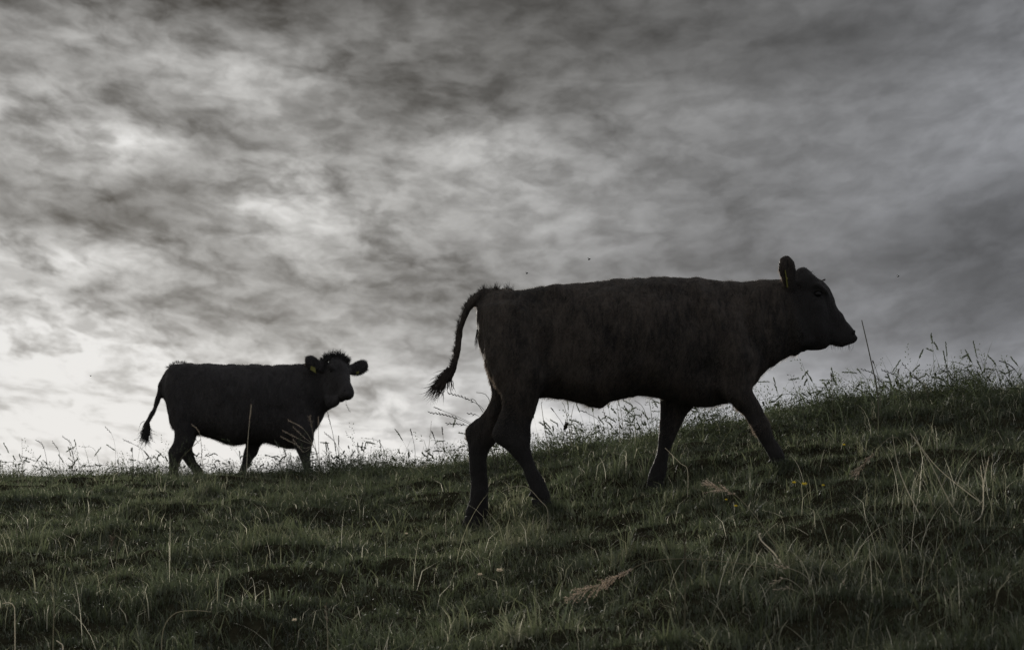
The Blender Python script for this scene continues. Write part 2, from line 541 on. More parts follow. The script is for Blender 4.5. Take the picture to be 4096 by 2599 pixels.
parts = []
parts.append(tuft_blades(21000, 15, 7.6, 18.8, 0.4, 0.043, 0.042, 0.85))          # dense sward
parts.append(tuft_blades(6500, 17, 15.5, 26.0, 0.6, 0.050, 0.07, 1.0, 0.40))  # towards and over the crest
parts.append(tuft_blades(1100, 20, 7.6, 18.0, 0.3, 0.095, 0.036, 1.1, 0.46))  # taller tussocks
for ua, ub in ((-3600, -700), (4800, 7700)):        # the slope to both sides of the view
    parts.append(tuft_blades(6500, 11, 6.5, 25.0, 0.5, 0.055, 0.055, 1.5, 0.38, ua, ub))
FEET = [(2170, 13.52, .085), (2215, 13.55, .08), (2120, 13.50, .07), (1915, 13.78, .045), (1845, 13.8, .04), (3105, 13.52, .075), (3160, 13.55, .07), (2600, 13.75, .06), (2650, 13.75, .06),
        (690, 24.4, .09), (800, 24.5, .09), (960, 24.5, .09), (1230, 24.4, .09)]
for fx, fy, fh in FEET:
    n = 170
    X = (fx - CX) / FPX * fy + rng.normal(0, .045, n); Y = fy + rng.normal(0, .035, n)
    parts.append(blades(X, Y, fh * (.6 + .8 * rng.random(n)), 0.003 + 0.003 * rng.random(n), .1 + .5 * rng.random(n), rng.random(n) * 6.283, rng.random(n), np.clip(.38 + rng.normal(0, .14, n), 0, .9)))
v, f, t = join(parts)
o = tri_mesh_np('pasture_grass', v, f, M_grass, attr={'tone': t})
o['kind'] = 'stuff'

# longer, thinner, arching straws through the sward
n = 7000
X, Y = sample_ground(n, 7.8, 24, pw=0.5)
v, f, t = blades(X, Y, 0.045 + 0.13 * rng.random(n)**1.8, 0.0020 + 0.0018 * rng.random(n), 0.1 + 0.9 * rng.random(n)**1.3, rng.random(n) * 6.283,
                 rng.random(n), 0.55 + 0.45 * rng.random(n)**1.2)
o = tri_mesh_np('dry_straw', v, f, M_grass, attr={'tone': t})
o['kind'] = 'stuff'


def ribbons(X, Y, L, w, az, lift, bend, tone, seg=6):
    """long grass leaves and straws: each curves over from a steep start"""
    n = len(X)
    p = np.stack([X, Y, ground(X, Y) - 0.008], 1)
    hd = np.stack([np.cos(az), np.sin(az), np.zeros(n)], 1)
    th = lift.copy()
    v = np.empty((n, 2 * seg + 1, 3))
    fa = az + math.pi / 2 + rng.normal(0, .5, n)
    sd_ = np.stack([np.cos(fa), np.sin(fa), np.zeros(n)], 1)
    kink = rng.integers(2, seg + 3, n)
    for i in range(seg + 1):
        tt_ = i / seg
        if i < seg:
            ww = (w * 0.5 * (1 - 0.75 * tt_))[:, None] * sd_
            v[:, 2 * i] = p - ww; v[:, 2 * i + 1] = p + ww
        else:
            v[:, 2 * i] = p
        d = hd * np.cos(th)[:, None] + np.array([0, 0, 1.0]) * np.sin(th)[:, None]
        p = p + d * (L / seg)[:, None]
        th = th - bend / seg - np.where(kink == i, 0.7, 0.0)
        gz_ = ground(p[:, 0], p[:, 1]) + 0.012
        p[:, 2] = np.maximum(p[:, 2], gz_)
    fs = []
    b = (np.arange(n) * (2 * seg + 1))[:, None]
    for i in range(seg - 1):
        a = 2 * i
        fs += [b + np.array([[a, a + 1, a + 3]]), b + np.array([[a, a + 3, a + 2]])]
    a = 2 * (seg - 1)
    fs.append(b + np.array([[a, a + 1, a + 2]]))
    return v.reshape(-1, 3), np.concatenate(fs), np.repeat(tone, 2 * seg + 1)


pc = []
# scattered long dry straws, thickest on the right of the slope
n = 420
X, Y = sample_ground(n, 8.2, 15.5, pw=0.3)
pc.append(ribbons(X, Y, 0.12 + 0.30 * rng.random(n)**1.5, 0.0017 + 0.0016 * rng.random(n), rng.random(n) * 6.283, 1.5 - 1.1 * rng.random(n)**1.6, 0.5 + 2.2 * rng.random(n), 0.76 + 0.24 * rng.random(n)))
n = 230
u = 3800 + rng.normal(0, 240, n); Y = 10.9 + rng.normal(0, .75, n); X = (u - CX) / FPX * Y
pc.append(ribbons(X, Y, 0.10 + 0.40 * rng.random(n)**1.5, 0.0015 + 0.0017 * rng.random(n), rng.random(n) * 6.283, 1.55 - 0.8 * rng.random(n)**1.4, 0.2 + 1.6 * rng.random(n), 0.62 + 0.38 * rng.random(n)))
n = 260
u = 3150 + rng.normal(0, 330, n); Y = 9.5 + rng.normal(0, .5, n); X = (u - CX) / FPX * Y
pc.append(ribbons(X, Y, 0.10 + 0.26 * rng.random(n)**1.3, 0.002 + 0.002 * rng.random(n), rng.random(n) * 6.283, 1.5 - 0.8 * rng.random(n)**1.4, 0.4 + 1.9 * rng.random(n), 0.66 + 0.34 * rng.random(n)))
# broader green leaves in little groups
nb = 230
bx, by = sample_ground(nb, 8.2, 16, pw=0.3)
k = np.repeat(np.arange(nb), 5); n = len(k)
pc.append(ribbons(bx[k] + rng.normal(0, .015, n), by[k] + rng.normal(0, .015, n), 0.06 + 0.09 * rng.random(n), 0.007 + 0.006 * rng.random(n), rng.random(n) * 6.283, 1.35 - 0.6 * rng.random(n), 0.2 + 1.0 * rng.random(n), 0.40 + 0.35 * rng.random(n)))
v, f, t = join(pc)
o = tri_mesh_np('long_straw_and_leaves', v, f, M_grass, attr={'tone': t})
o['kind'] = 'stuff'


# low herbs and clover: many little leaves on stems, thick along the crest
def leaf_cloud(n, X, Y, hmin, hmax, size):
    h = hmin + (hmax - hmin) * rng.random(n) ** 1.3
    z = ground(X, Y) + h
    c = np.stack([X, Y, z], 1)
    a = rng.random(n) * 6.283; tilt = rng.normal(0.25, 0.5, n)
    s = size * (0.6 + 0.8 * rng.random(n))
    d1 = np.stack([np.cos(a) * np.cos(tilt), np.sin(a) * np.cos(tilt), np.sin(tilt)], 1) * s[:, None]
    d2 = np.stack([-np.sin(a), np.cos(a), rng.normal(0, 0.3, n)], 1) * (s * 0.42)[:, None]
    v = np.empty((n, 4, 3))
    v[:, 0] = c - d1; v[:, 1] = c + d2; v[:, 2] = c + d1; v[:, 3] = c - d2
    b = (np.arange(n) * 4)[:, None]
    f = np.concatenate([b + np.array([[0, 1, 2]]), b + np.array([[0, 2, 3]])])
    return v.reshape(-1, 3), f, np.repeat(np.clip(0.45 + rng.normal(0, 0.2, n), 0, 1), 4)


lp = []
n = 42000
X, Y = sample_ground(n, 8, 17.5, pw=0.5)
lp.append(leaf_cloud(n, X, Y, 0.01, 0.07, 0.008))
# leafy clumps near the crest
nc = 3000
u = np.where(rng.random(nc) < .3, rng.choice([560, 1250, 1480, 2270, 2850, 3330, 3810, 3860], nc) + rng.normal(0, 75, nc), rng.random(nc) * 5600 - 750)
dcr = np.interp(u, ug, gdc) + rng.normal(-0.5, 0.8, nc)
hc = (0.06 + 0.11 * rng.random(nc) ** 1.3) * np.where(u > 1700, 1.15, 0.95)
k = np.repeat(np.arange(nc), 26)
X = ((u - CX) / FPX * dcr)[k] + rng.normal(0, 0.035, len(k)); Y = dcr[k] + rng.normal(0, 0.035, len(k))
hh = hc[k] * (0.15 + 0.95 * rng.random(len(k)) ** 0.8)
vv_, ff_, tt_ = leaf_cloud(len(k), X, Y, 0.0, 1e-4, 0.0085)
vv_[:, 2] += np.repeat(hh, 4)
lp.append((vv_, ff_, tt_))
v, f, t = join(lp)
o = tri_mesh_np('low_herbs', v, f, M_herb, attr={'tone': t})
o['kind'] = 'stuff'

# fine upright stems standing on the crest against the sky (uncountable thin ones)
n = 4200
u = rng.random(n) * 5600 - 750
Y = np.interp(u, ug, gdc) + rng.normal(-0.2, 0.7, n)
X = (u - CX) / FPX * Y
hs = (0.07 + 0.14 * rng.random(n) ** 1.8) * (0.75 + 0.6 * vnoise(u / 170.0, np.zeros(n), 77)) * np.where(u > 2900, 1.1, 1.0)
v, f, t = blades(X, Y, hs, 0.0036 + 0.0026 * rng.random(n), 0.05 + 0.9 * rng.random(n)**2.5, np.where(rng.random(n) < 0.65, math.pi, 0.0) + rng.normal(0, 0.7, n), 0.7 * rng.random(n)**2, 0.05 + 0.35 * rng.random(n))
pc = [(v, f, t)]
# little seed spikes on a third of them
m = rng.random(n) < 0.34
Xs, Ys, Zs = X[m], Y[m], ground(X[m], Y[m]) + hs[m] * 0.80
tips = v.reshape(-1, 5, 3)[m, 4]
mids = v.reshape(-1, 5, 3)[m, 2]
dirv = tips - mids
L = np.linalg.norm(dirv, axis=1, keepdims=True)
dirv /= L
for q in range(7):
    c = tips - dirv * (0.008 * q)
    sd_ = (1 if q % 2 else -1)
    side = np.stack([np.full(len(c), sd_ * 0.0075), np.zeros(len(c)), np.full(len(c), 0.004)], 1)
    vv2 = np.stack([c - dirv * 0.004, c + side, c + dirv * 0.006 + side * 0.7, c + dirv * 0.004], 1)
    b = (np.arange(len(c)) * 4)[:, None]
    ff2 = np.concatenate([b + np.array([[0, 1, 2]]), b + np.array([[0, 2, 3]])])
    pc.append((vv2.reshape(-1, 3), ff2, np.full(len(c) * 4, 0.35)))
n = 760
u = rng.random(n) * 5600 - 750
u = np.where((rng.random(n) < .45), rng.choice([60, 300, 560, 700, 1150, 1330, 1440, 1550, 1720, 1980, 2260, 2350, 2480, 2590, 2830, 3120, 3330, 3560, 3640, 3800, 3920, 4050], n) + rng.normal(0, 38, n), u)
Y = np.interp(u, ug, gdc) + rng.normal(-0.1, 0.5, n)
X = (u - CX) / FPX * Y
Lc = 0.14 + 0.30 * rng.random(n) ** 1.6
azc = np.where(rng.random(n) < .7, math.pi, 0) + rng.normal(0, .5, n)
v, f, t = ribbons(X, Y, Lc, np.full(n, .0052), azc, 1.58 - .5 * rng.random(n)**1.5, .15 + 1.1 * rng.random(n)**1.5, .05 + .3 * rng.random(n))
pc.append((v, f, t))
vr = v.reshape(n, -1, 3)
kind_ = rng.integers(0, 4, n)
for q in range(26):
    fr = q / 25.0
    # walk back along the upper part of each stem
    pos = 12 - fr * np.array([3.2, 2.0, 4.2, 0.0])[kind_]
    i0 = np.clip(np.floor(pos / 2).astype(int), 0, 5)
    a_ = (pos / 2 - i0)[:, None]
    nodes = np.stack([(vr[:, 2 * i] + vr[:, min(2 * i + 1, 12)]) / 2 for i in range(6)] + [vr[:, 12]], 1)
    A_ = nodes[np.arange(n), i0]; B_ = nodes[np.arange(n), np.minimum(i0 + 1, 6)]
    c = A_ * (1 - a_) + B_ * a_
    dv = B_ - A_; dv /= np.linalg.norm(dv, axis=1, keepdims=True) + 1e-9
    ok = (kind_ < 3) & ((kind_ != 2) | (q % 3 == 0))
    c, dv, kk = c[ok], dv[ok], kind_[ok]
    rs = rng.normal(0, 1, (len(c), 3)); rs -= dv * (rs * dv).sum(1, keepdims=True); rs /= np.linalg.norm(rs, axis=1, keepdims=True)
    out_ = np.array([.35, .5, 1.0])[kk][:, None]
    g = dv + rs * out_; g /= np.linalg.norm(g, axis=1, keepdims=True)
    gl = (np.array([.016, .013, .018])[kk] * (.7 + .6 * rng.random(len(c))))[:, None]
    c = c + rs * np.array([.0, .001, .012])[kk][:, None]
    sd2 = np.cross(g, np.array([0.1, 1, 0.1])); sd2 /= np.linalg.norm(sd2, axis=1, keepdims=True)
    vv2 = np.stack([c, c + g * gl * .5 + sd2 * .0034, c + g * gl, c + g * gl * .5 - sd2 * .0034], 1)
    b = (np.arange(len(c)) * 4)[:, None]
    pc.append((vv2.reshape(-1, 3), np.concatenate([b + np.array([[0, 1, 2]]), b + np.array([[0, 2, 3]])]), np.full(len(c) * 4, .12)))
v, f, t = join(pc)
o = tri_mesh_np('crest_stems', v, f, M_grass, attr={'tone': t})
o['kind'] = 'stuff'


# ------------------------------------------------------------------ animals
def catmull(vals, k):
    """vals (n,...) -> resampled with k steps between keys"""
    vals = np.asarray(vals, float)
    n = len(vals)
    out = []
    for i in range(n - 1):
        p0, p1, p2, p3 = vals[max(i - 1, 0)], vals[i], vals[i + 1], vals[min(i + 2, n - 1)]
        for s in range(k):
            t = s / k
            out.append(0.5 * ((2 * p1) + (-p0 + p2) * t + (2 * p0 - 5 * p1 + 4 * p2 - p3) * t * t + (-p0 + 3 * p1 - 3 * p2 + p3) * t**3))
    out.append(vals[-1])
    return np.array(out)


class Body:
    def __init__(self):
        self.v, self.f = [], []

    def loft(self, A, B, W, p=2.2, k=4, nseg=28, caps=(0.6, 0.6)):
        """rings between the points A[i] and B[i]; W[i] = half-width vector across"""
        A, B, Wv = catmull(A, k), catmull(B, k), catmull(W, k)
        C = (A + B) / 2; H = (A - B) / 2
        rings = []
        th = np.arange(nseg) / nseg * 2 * math.pi
        c_, s_ = np.cos(th), np.sin(th)
        ce = np.sign(c_) * np.abs(c_) ** (2 / p); se = np.sign(s_) * np.abs(s_) ** (2 / p)
        ring = lambda C, H, Wv, s: C + s * (ce[:, None] * H + se[:, None] * Wv)
        t0 = C[0] - C[1]; t0 /= np.linalg.norm(t0)
        t1 = C[-1] - C[-2]; t1 /= np.linalg.norm(t1)
        e0 = caps[0] * min(np.linalg.norm(H[0]), np.linalg.norm(Wv[0]))
        e1 = caps[1] * min(np.linalg.norm(H[-1]), np.linalg.norm(Wv[-1]))
        for a in (80, 55, 30):
            r = math.radians(a); rings.append(ring(C[0] + t0 * e0 * math.sin(r), H[0], Wv[0], math.cos(r)))
        for i in range(len(C)):
            rings.append(ring(C[i], H[i], Wv[i], 1))
        for a in (30, 55, 80):
            r = math.radians(a); rings.append(ring(C[-1] + t1 * e1 * math.sin(r), H[-1], Wv[-1], math.cos(r)))
        o = len(self.v)
        for r in rings:
            self.v.extend(r)
        n = nseg
        for i in range(len(rings) - 1):
            for j in range(n):
                a = o + i * n + j; b = o + i * n + (j + 1) % n
                self.f.append((a, b, b + n, a + n))
        self.f.append(tuple(o + j for j in range(n))[::-1])
        self.f.append(tuple(o + (len(rings) - 1) * n + j for j in range(n)))

    def build(self, name, mat, parent, loc, voxel=0.011, it=5, rough=None):
        me = bpy.data.meshes.new(name)
        me.from_pydata([tuple(x) for x in np.array(self.v) - loc], [], self.f)
        me.update()
        tmp = bpy.data.objects.new(name, me)
        COL.objects.link(tmp)
        md = tmp.modifiers.new('r', 'REMESH'); md.mode = 'VOXEL'; md.voxel_size = voxel
        ms = tmp.modifiers.new('s', 'SMOOTH'); ms.factor = 0.5; ms.iterations = it
        dg = bpy.context.evaluated_depsgraph_get()
        dg.update()
        out = bpy.data.meshes.new_from_object(tmp.evaluated_get(dg))
        bpy.data.objects.remove(tmp)
        bpy.data.meshes.remove(me)
        out.name = name
        out.materials.clear(); out.materials.append(mat)
        # folds and muscle relief
        nv = len(out.vertices)
        co = np.empty(nv * 3, np.float32); out.vertices.foreach_get('co', co); co = co.reshape(-1, 3)
        no = np.empty(nv * 3, np.float32); out.vertex_normals.foreach_get('vector', no); no = no.reshape(-1, 3)
        if rough:
            co = co + no * rough(co)[:, None]
            out.vertices.foreach_set('co', co.ravel().astype(np.float32))
        out.polygons.foreach_set('use_smooth', np.ones(len(out.polygons), dtype=bool))
        out.update()
        o = bpy.data.objects.new(name, out)
        COL.objects.link(o)
        o.parent = parent
        return o


def body_samples(o, n):
    me = o.data
    me.calc_loop_triangles()
    nt_ = len(me.loop_triangles)
    tri = np.empty(nt_ * 3, np.int32); me.loop_triangles.foreach_get('vertices', tri); tri = tri.reshape(-1, 3)
    nv = len(me.vertices)
    co = np.empty(nv * 3, np.float32); me.vertices.foreach_get('co', co); co = co.reshape(-1, 3).astype(float)
    no = np.empty(nv * 3, np.float32); me.vertex_normals.foreach_get('vector', no); no = no.reshape(-1, 3).astype(float)
    a, b, c = co[tri[:, 0]], co[tri[:, 1]], co[tri[:, 2]]
    ar = np.linalg.norm(np.cross(b - a, c - a), axis=1)
    k = rng.choice(nt_, n, p=ar / ar.sum())
    r1 = np.sqrt(rng.random(n)); r2 = rng.random(n)
    w = np.stack([1 - r1, r1 * (1 - r2), r1 * r2], 1)
    pts = (a[k] * w[:, :1] + b[k] * w[:, 1:2] + c[k] * w[:, 2:])
    nn = no[tri[k, 0]] * w[:, :1] + no[tri[k, 1]] * w[:, 1:2] + no[tri[k, 2]] * w[:, 2:]
    nn /= np.linalg.norm(nn, axis=1, keepdims=True) + 1e-9
    return pts, nn


def fur(o, n, mat, parent, length, width=0.0016, lift=0.35):
    p, nn = body_samples(o, n)
    # lie of the coat: back and down, swirling a little
    sw = vnoise(p[:, 0] * 7 + p[:, 1] * 3, p[:, 2] * 7, 51)
    sw2 = vnoise(p[:, 0] * 19, p[:, 2] * 19 + p[:, 1] * 7, 53)
    flow = np.stack([-0.65 + 0.5 * sw, np.zeros(n), -0.75 + 0.45 * sw2], 1)
    flow -= nn * (flow * nn).sum(1, keepdims=True)
    flow /= np.linalg.norm(flow, axis=1, keepdims=True) + 1e-6
    d = flow + nn * (lift + 0.35 * np.clip(nn[:, 2], 0, 1) + 0.35 * rng.random(n) + 0.25 * sw2)[:, None] + rng.normal(0, 0.16, (n, 3))
    d /= np.linalg.norm(d, axis=1, keepdims=True)
    L = length(p, nn) * (0.6 + 0.7 * rng.random(n)) * (1 + 0.35 * sw2)
    side = np.cross(d, nn); side /= np.linalg.norm(side, axis=1, keepdims=True) + 1e-6
    side = side * (width * 0.5)
    b = p - nn * 0.003
    tip = b + d * L[:, None] + np.array([0, 0, -1.0]) * (L * 0.15)[:, None]
    v = np.stack([b - side, b + side, tip], 1).reshape(-1, 3)
    f = np.arange(n * 3).reshape(-1, 3)
    return tri_mesh_np('fur', v, f, mat, parent)


def strands(name, roots, dirs, lens, mat, parent, loc, width=0.004, curl=0.5, droop=0.3, seg=5):
    """tapering curly ribbons of hair"""
    V, F = [], []
    for r, d, L in zip(roots, dirs, lens):
        d = np.array(d, float); d /= np.linalg.norm(d)
        side = np.cross(d, (0.2, -1, 0.1)); side /= np.linalg.norm(side) + 1e-9
        ph = random.random() * 6.28
        p = np.array(r, float) - loc
        o = len(V)
        bend = rng.normal(0, curl, 3)
        for i in range(seg + 1):
            t = i / seg
            w = width * (1 - t) ** 0.7
            wig = side * math.sin(ph + t * 5) * 0.10 * L * curl
            if i < seg:
                V.append(p + wig - side * w / 2); V.append(p + wig + side * w / 2)
            else:
                V.append(p + wig)
            d = d + bend * (0.35 / seg * 2) + np.array([0, 0, -droop / seg])
            d /= np.linalg.norm(d)
            p = p + d * L / seg
        for i in range(seg - 1):
            a = o + 2 * i
            F.append((a, a + 1, a + 3)); F.append((a, a + 3, a + 2))
        a = o + 2 * (seg - 1)
        F.append((a, a + 1, a + 2))
    return tri_mesh_np(name, np.array(V), np.array(F), mat, parent)


def ellipsoid(c, ax, nu=14, nv=9):
    """ax: 3 half-axis vectors"""
    V, F = [], []
    ax = [np.array(a, float) for a in ax]
    for i in range(nv + 1):
        ph = math.pi * i / nv
        for j in range(nu):
            th = 2 * math.pi * j / nu
            V.append(np.array(c) + ax[0] * math.sin(ph) * math.cos(th) + ax[1] * math.sin(ph) * math.sin(th) + ax[2] * math.cos(ph))
    for i in range(nv):
        for j in range(nu):
            a = i * nu + j; b = i * nu + (j + 1) % nu
            F.append((a, b, b + nu, a + nu))
    return V, F


def pairs(lst, Y0, sgn=1):
    """lst rows: ax, ay, bx, by, oy, hw -> A, B, W arrays"""
    A = [P(r[0], r[1], Y0 + r[4]) for r in lst]
    B = [P(r[2], r[3], Y0 + r[4]) for r in lst]
    W_ = [np.array((0, r[5], 0)) for r in lst]
    return A, B, W_


def torso_rows(lst, Y0):
    return ([P(x, t, Y0) for x, t, b, w in lst], [P(x, b, Y0) for x, t, b, w in lst], [np.array((0, w, 0)) for x, t, b, w in lst])


# profile of the head: top x, top y, bottom x, bottom y (photo px of the near animal), half-width in m
HEAD = [(3140, 1112, 3132, 1425, .100), (3165, 1096, 3160, 1419, .104), (3190, 1082, 3182, 1420, .104), (3215, 1070, 3200, 1404, .106), (3240, 1085, 3220, 1401, .112),
        (3268, 1104, 3236, 1401, .114), (3296, 1128, 3255, 1400, .108), (3318, 1160, 3276, 1397, .094), (3334, 1192, 3292, 1394, .082),
        (3352, 1227, 3308, 1390, .073), (3378, 1263, 3326, 1384, .067), (3404, 1298, 3346, 1389, .066), (3419, 1320, 3371, 1391, .064), (3427, 1342, 3400, 1380, .048)]
HREF = (3185, 1240)
Y_NEAR = 13.8
SCL = Y_NEAR / FPX


def hl(px, py):
    """head-local forward / up in metres"""
    return ((px - HREF[0]) * SCL, (HREF[1] - py) * SCL)


def head_tf(origin, yaw, roll=0.0):
    cy, sy = math.cos(yaw), math.sin(yaw)
    cr_, sr_ = math.cos(roll), math.sin(roll)

    def tf(f, lat, up):
        lat, up = lat * cr_ - up * sr_, lat * sr_ + up * cr_
        # forward +x, lateral +y (away from the viewer), turned by yaw towards the viewer
        return np.array(origin) + np.array((f * cy + lat * sy, -f * sy + lat * cy, up))
    return tf


def add_head(B, tf):
    A_, B_, W_ = [], [], []
    o0 = tf(0, 0, 0)
    for tx, ty, bx, by, w in HEAD:
        a = hl(tx, ty); b = hl(bx, by)
        A_.append(tf(a[0], 0, a[1])); B_.append(tf(b[0], 0, b[1]))
        W_.append(tf(0, w, 0) - o0)
    B.loft(A_, B_, W_, p=2.25, k=4, caps=(0.5, 0.7))
    # broad poll
    pc_ = hl(3224, 1118)
    B.loft([tf(pc_[0] - .05, s, pc_[1] + h) for s, h in ((-.092, .012), (-.06, .050), (0, .062), (.06, .050), (.092, .012))],
           [tf(pc_[0] + .055, s, pc_[1] - .06) for s in (-.092, -.06, 0, .06, .092)],
           [tf(.035, 0, .035) - o0] * 5, k=3, nseg=18, caps=(.5, .5))
    # cheek muscle, brow ridges, muzzle pad and lower jaw
    for s in (-1, 1):
        c1, c2 = hl(3205, 1300), hl(3240, 1320)
        B.loft([tf(c1[0] - .03, s * .075, c1[1] + .09), tf(c1[0] + .02, s * .085, c1[1]), tf(c2[0] + .02, s * .07, c2[1] - .06)],
               [tf(c1[0] - .09, s * .075, c1[1] + .03), tf(c1[0] - .08, s * .085, c1[1] - .05), tf(c2[0] - .07, s * .07, c2[1] - .10)],
               [tf(0, .032, 0) - o0, tf(0, .036, 0) - o0, tf(0, .03, 0) - o0])
        e = hl(3266, 1160)
        B.loft([tf(e[0] - .055, s * .088, e[1] + .035), tf(e[0], s * .100, e[1] + .028), tf(e[0] + .05, s * .082, e[1] - .012)],
               [tf(e[0] - .055, s * .088, e[1] + .005), tf(e[0], s * .100, e[1] - .004), tf(e[0] + .05, s * .082, e[1] - .04)],
               [tf(0, .02, 0) - o0, tf(0, .024, 0) - o0, tf(0, .018, 0) - o0])
        # nostril wing
        m_ = hl(3405, 1335)
        B.loft([tf(m_[0] - .02, s * .045, m_[1] + .03), tf(m_[0] + .012, s * .04, m_[1] + .012)],
               [tf(m_[0] - .03, s * .045, m_[1] - .012), tf(m_[0] + .006, s * .04, m_[1] - .02)],
               [tf(0, .018, 0) - o0, tf(0, .014, 0) - o0])


def head_parts(tf, parent, loc, sides, Mx):
    o0 = tf(0, 0, 0)
    ex = lambda v: tf(*v) - o0
    for s in sides:
        e = hl(3263, 1184)
        V, F = ellipsoid(tf(e[0], s * .106, e[1]), (ex((.021, 0, 0)), ex((0, .014, 0)), ex((0, 0, .017))))
        eye = link_mesh('eye', V, F, Mx['eye'], parent, True, loc)
        # lid: a thin curved fold over the eyeball
        ar = []
        for i in range(9):
            a = math.pi * (0.02 + 0.96 * i / 8)
            ar.append(tf(e[0] + .026 * math.cos(a), s * .113, e[1] + .004 + .015 * math.sin(a)))
        V, F = tube(ar, [.004] * 9, 5)
        lid = link_mesh('eyelid', V, F, Mx['lid'], eye, True, loc)
        m_ = hl(3410, 1333)
        V, F = ellipsoid(tf(m_[0], s * .050, m_[1]), (ex((.009, s * -.006, .0)), ex((.004, .006, 0)), ex((.004, 0, .014))))
        link_mesh('nostril', V, F, Mx['nostril'], parent, True, loc)


def tube(pts, rad, sides=4):
    pts = np.asarray(pts, float)
    V, F = [], []
    n = len(pts)
    for i in range(n):
        d = pts[min(i + 1, n - 1)] - pts[max(i - 1, 0)]
        d /= np.linalg.norm(d) + 1e-12
        ref = np.array((0, 1.0, 0)) if abs(d[1]) < 0.9 else np.array((1.0, 0, 0))
        a = np.cross(d, ref); a /= np.linalg.norm(a)
        b = np.cross(d, a)
        for j in range(sides):
            th = 2 * math.pi * j / sides
            V.append(pts[i] + rad[i] * (math.cos(th) * a + math.sin(th) * b))
    for i in range(n - 1):
        for j in range(sides):
            p = i * sides + j; q = i * sides + (j + 1) % sides
            F.append((p, q, q + sides, p + sides))
    F.append(tuple(range(sides))[::-1])
    F.append(tuple((n - 1) * sides + j for j in range(sides)))
    return V, F


def hoof(parent, loc, mat, A0, B0, A1, B1, hw):
    """cloven hoof: two claws between the top pair (A0 rear, B0 front) and the sole pair"""
    V, F = [], []
    for s in (-1, 1):
        Bd = Body()
        off = np.array((0, s * hw * 0.52, 0))
        mid_a = (np.array(A0) + A1) / 2; mid_b = (np.array(B0) + B1) / 2
        Bd.loft([A0 + off * .9, mid_a + off, A1 + off], [B0 + off * .9, mid_b + off, B1 + off * 1.05],
                [np.array((0, hw * .46, 0))] * 3, p=2.4, k=2, nseg=12, caps=(0.2, 0.08))
        o = len(V)
        V += list(Bd.v); F += [tuple(i + o for i in fc) for fc in Bd.f]
    return link_mesh('hoof', V, F, mat, parent, True, loc)


Mx = {'eye': plain_mat('eye_dark', (0.008, 0.007, 0.007), 0.3, 0.25, 0.2, 60),
      'lid': plain_mat('eyelid_skin', (0.018, 0.016, 0.015), 0.7, 0.1, 0.2, 80),
      'nostril': plain_mat('nostril_skin', (0.008, 0.007, 0.007), 0.5, 0.3, 0.2, 80),
      'hoof': plain_mat('hoof_horn', (0.018, 0.017, 0.016), 0.6, 0.2, 0.3, 40, 0.2),
      'tag': plain_mat('tag_plastic', (0.26, 0.25, 0.06), 0.45, 0.4, 0.12, 30, 0.0, 0.3),
      'hair_b': plain_mat('dark_brown_hair', (0.045, 0.036, 0.030), 0.6, 0.2, 0.35, 25),
      'hair_k': plain_mat('black_hair', (0.030, 0.028, 0.027), 0.6, 0.2, 0.3, 25)}
M_hide_b = hide_mat('brown_hide', (0.026, 0.0235, 0.022), (0.088, 0.073, 0.062), (0.030, 0.028, 0.028), (0.18, 0.62), None, (0.86, 1.02))
M_fur_b = hide_mat('brown_fur', (0.024, 0.0215, 0.020), (0.086, 0.071, 0.060), (0.028, 0.026, 0.026), (0.18, 0.62), (0.34, 0.27, 0.21), (0.86, 1.02))
M_hide_k = hide_mat('black_hide', (0.036, 0.034, 0.035), (0.060, 0.056, 0.057), (0.042, 0.039, 0.038), (0.1, 0.5))
M_fur_k = hide_mat('black_fur', (0.040, 0.037, 0.038), (0.058, 0.054, 0.055), (0.05, 0.046, 0.044), (0.1, 0.5), (0.26, 0.22, 0.18))


# relief of bone and muscle seen on the flank of the near animal: photo px, radii px, slant in degrees, height m
ANATOMY = [(2228, 1172, 46, 30, 10, .022), (2205, 1240, 70, 60, 0, -.012), (2190, 1415, 60, 85, 15, -.020), (2050, 1370, 110, 130, 0, .012), (2165, 1520, 60, 55, 0, .016),
           (2225, 1560, 26, 90, -25, -.014), (2772, 1290, 50, 46, 0, -.018), (2800, 1190, 30, 110, -25, .012), (2880, 1330, 60, 130, -28, .014), (2935, 1430, 60, 60, 0, .020),
           (2985, 1330, 20, 150, -6, -.018), (2820, 1470, 34, 100, 30, -.014), (2500, 1330, 170, 90, 0, .012), (2640, 1180, 150, 32, 3, -.007), (2350, 1170, 90, 26, -8, -.006),
           (3232, 1235, 12, 62, 10, -.007), (3262, 1300, 44, 60, 0, .006), (3330, 1300, 40, 22, 40, -.005), (3140, 1300, 22, 150, 0, -.010), (3095, 1240, 16, 110, 5, .006), (3060, 1250, 14, 120, 8, -.007),
           (3050, 1712, 34, 26, 0, .006), (2672, 1745, 30, 34, 0, .006), (2118, 1345, 14, 150, 12, -.008), (2330, 1480, 90, 40, 10, -.008)]


def anatomy(co, base, Y0):
    x, y, z = co[:, 0], co[:, 1], co[:, 2]
    sc = FPX / Y0
    px = (x + base[0]) * sc + CX; py = YH - (z + base[2]) * sc
    h = np.zeros(len(x))
    for ax, ay, rx, ry, ang, amp in ANATOMY:
        a = math.radians(ang)
        dx, dy = px - ax, py - ay
        uu = (dx * math.cos(a) + dy * math.sin(a)) / rx; ww = (-dx * math.sin(a) + dy * math.cos(a)) / ry
        h += amp * np.exp(-(uu * uu + ww * ww))
    # ribs
    rib = np.sin((px + 0.22 * (py - 1300)) / 43.0 * 2 * math.pi) * np.exp(-((px - 2520) / 190.0)**2 - ((py - 1350) / 150.0)**2)
    h += 0.0045 * rib
    return 1.35 * h * np.clip(np.abs(y) / 0.07, 0, 1)


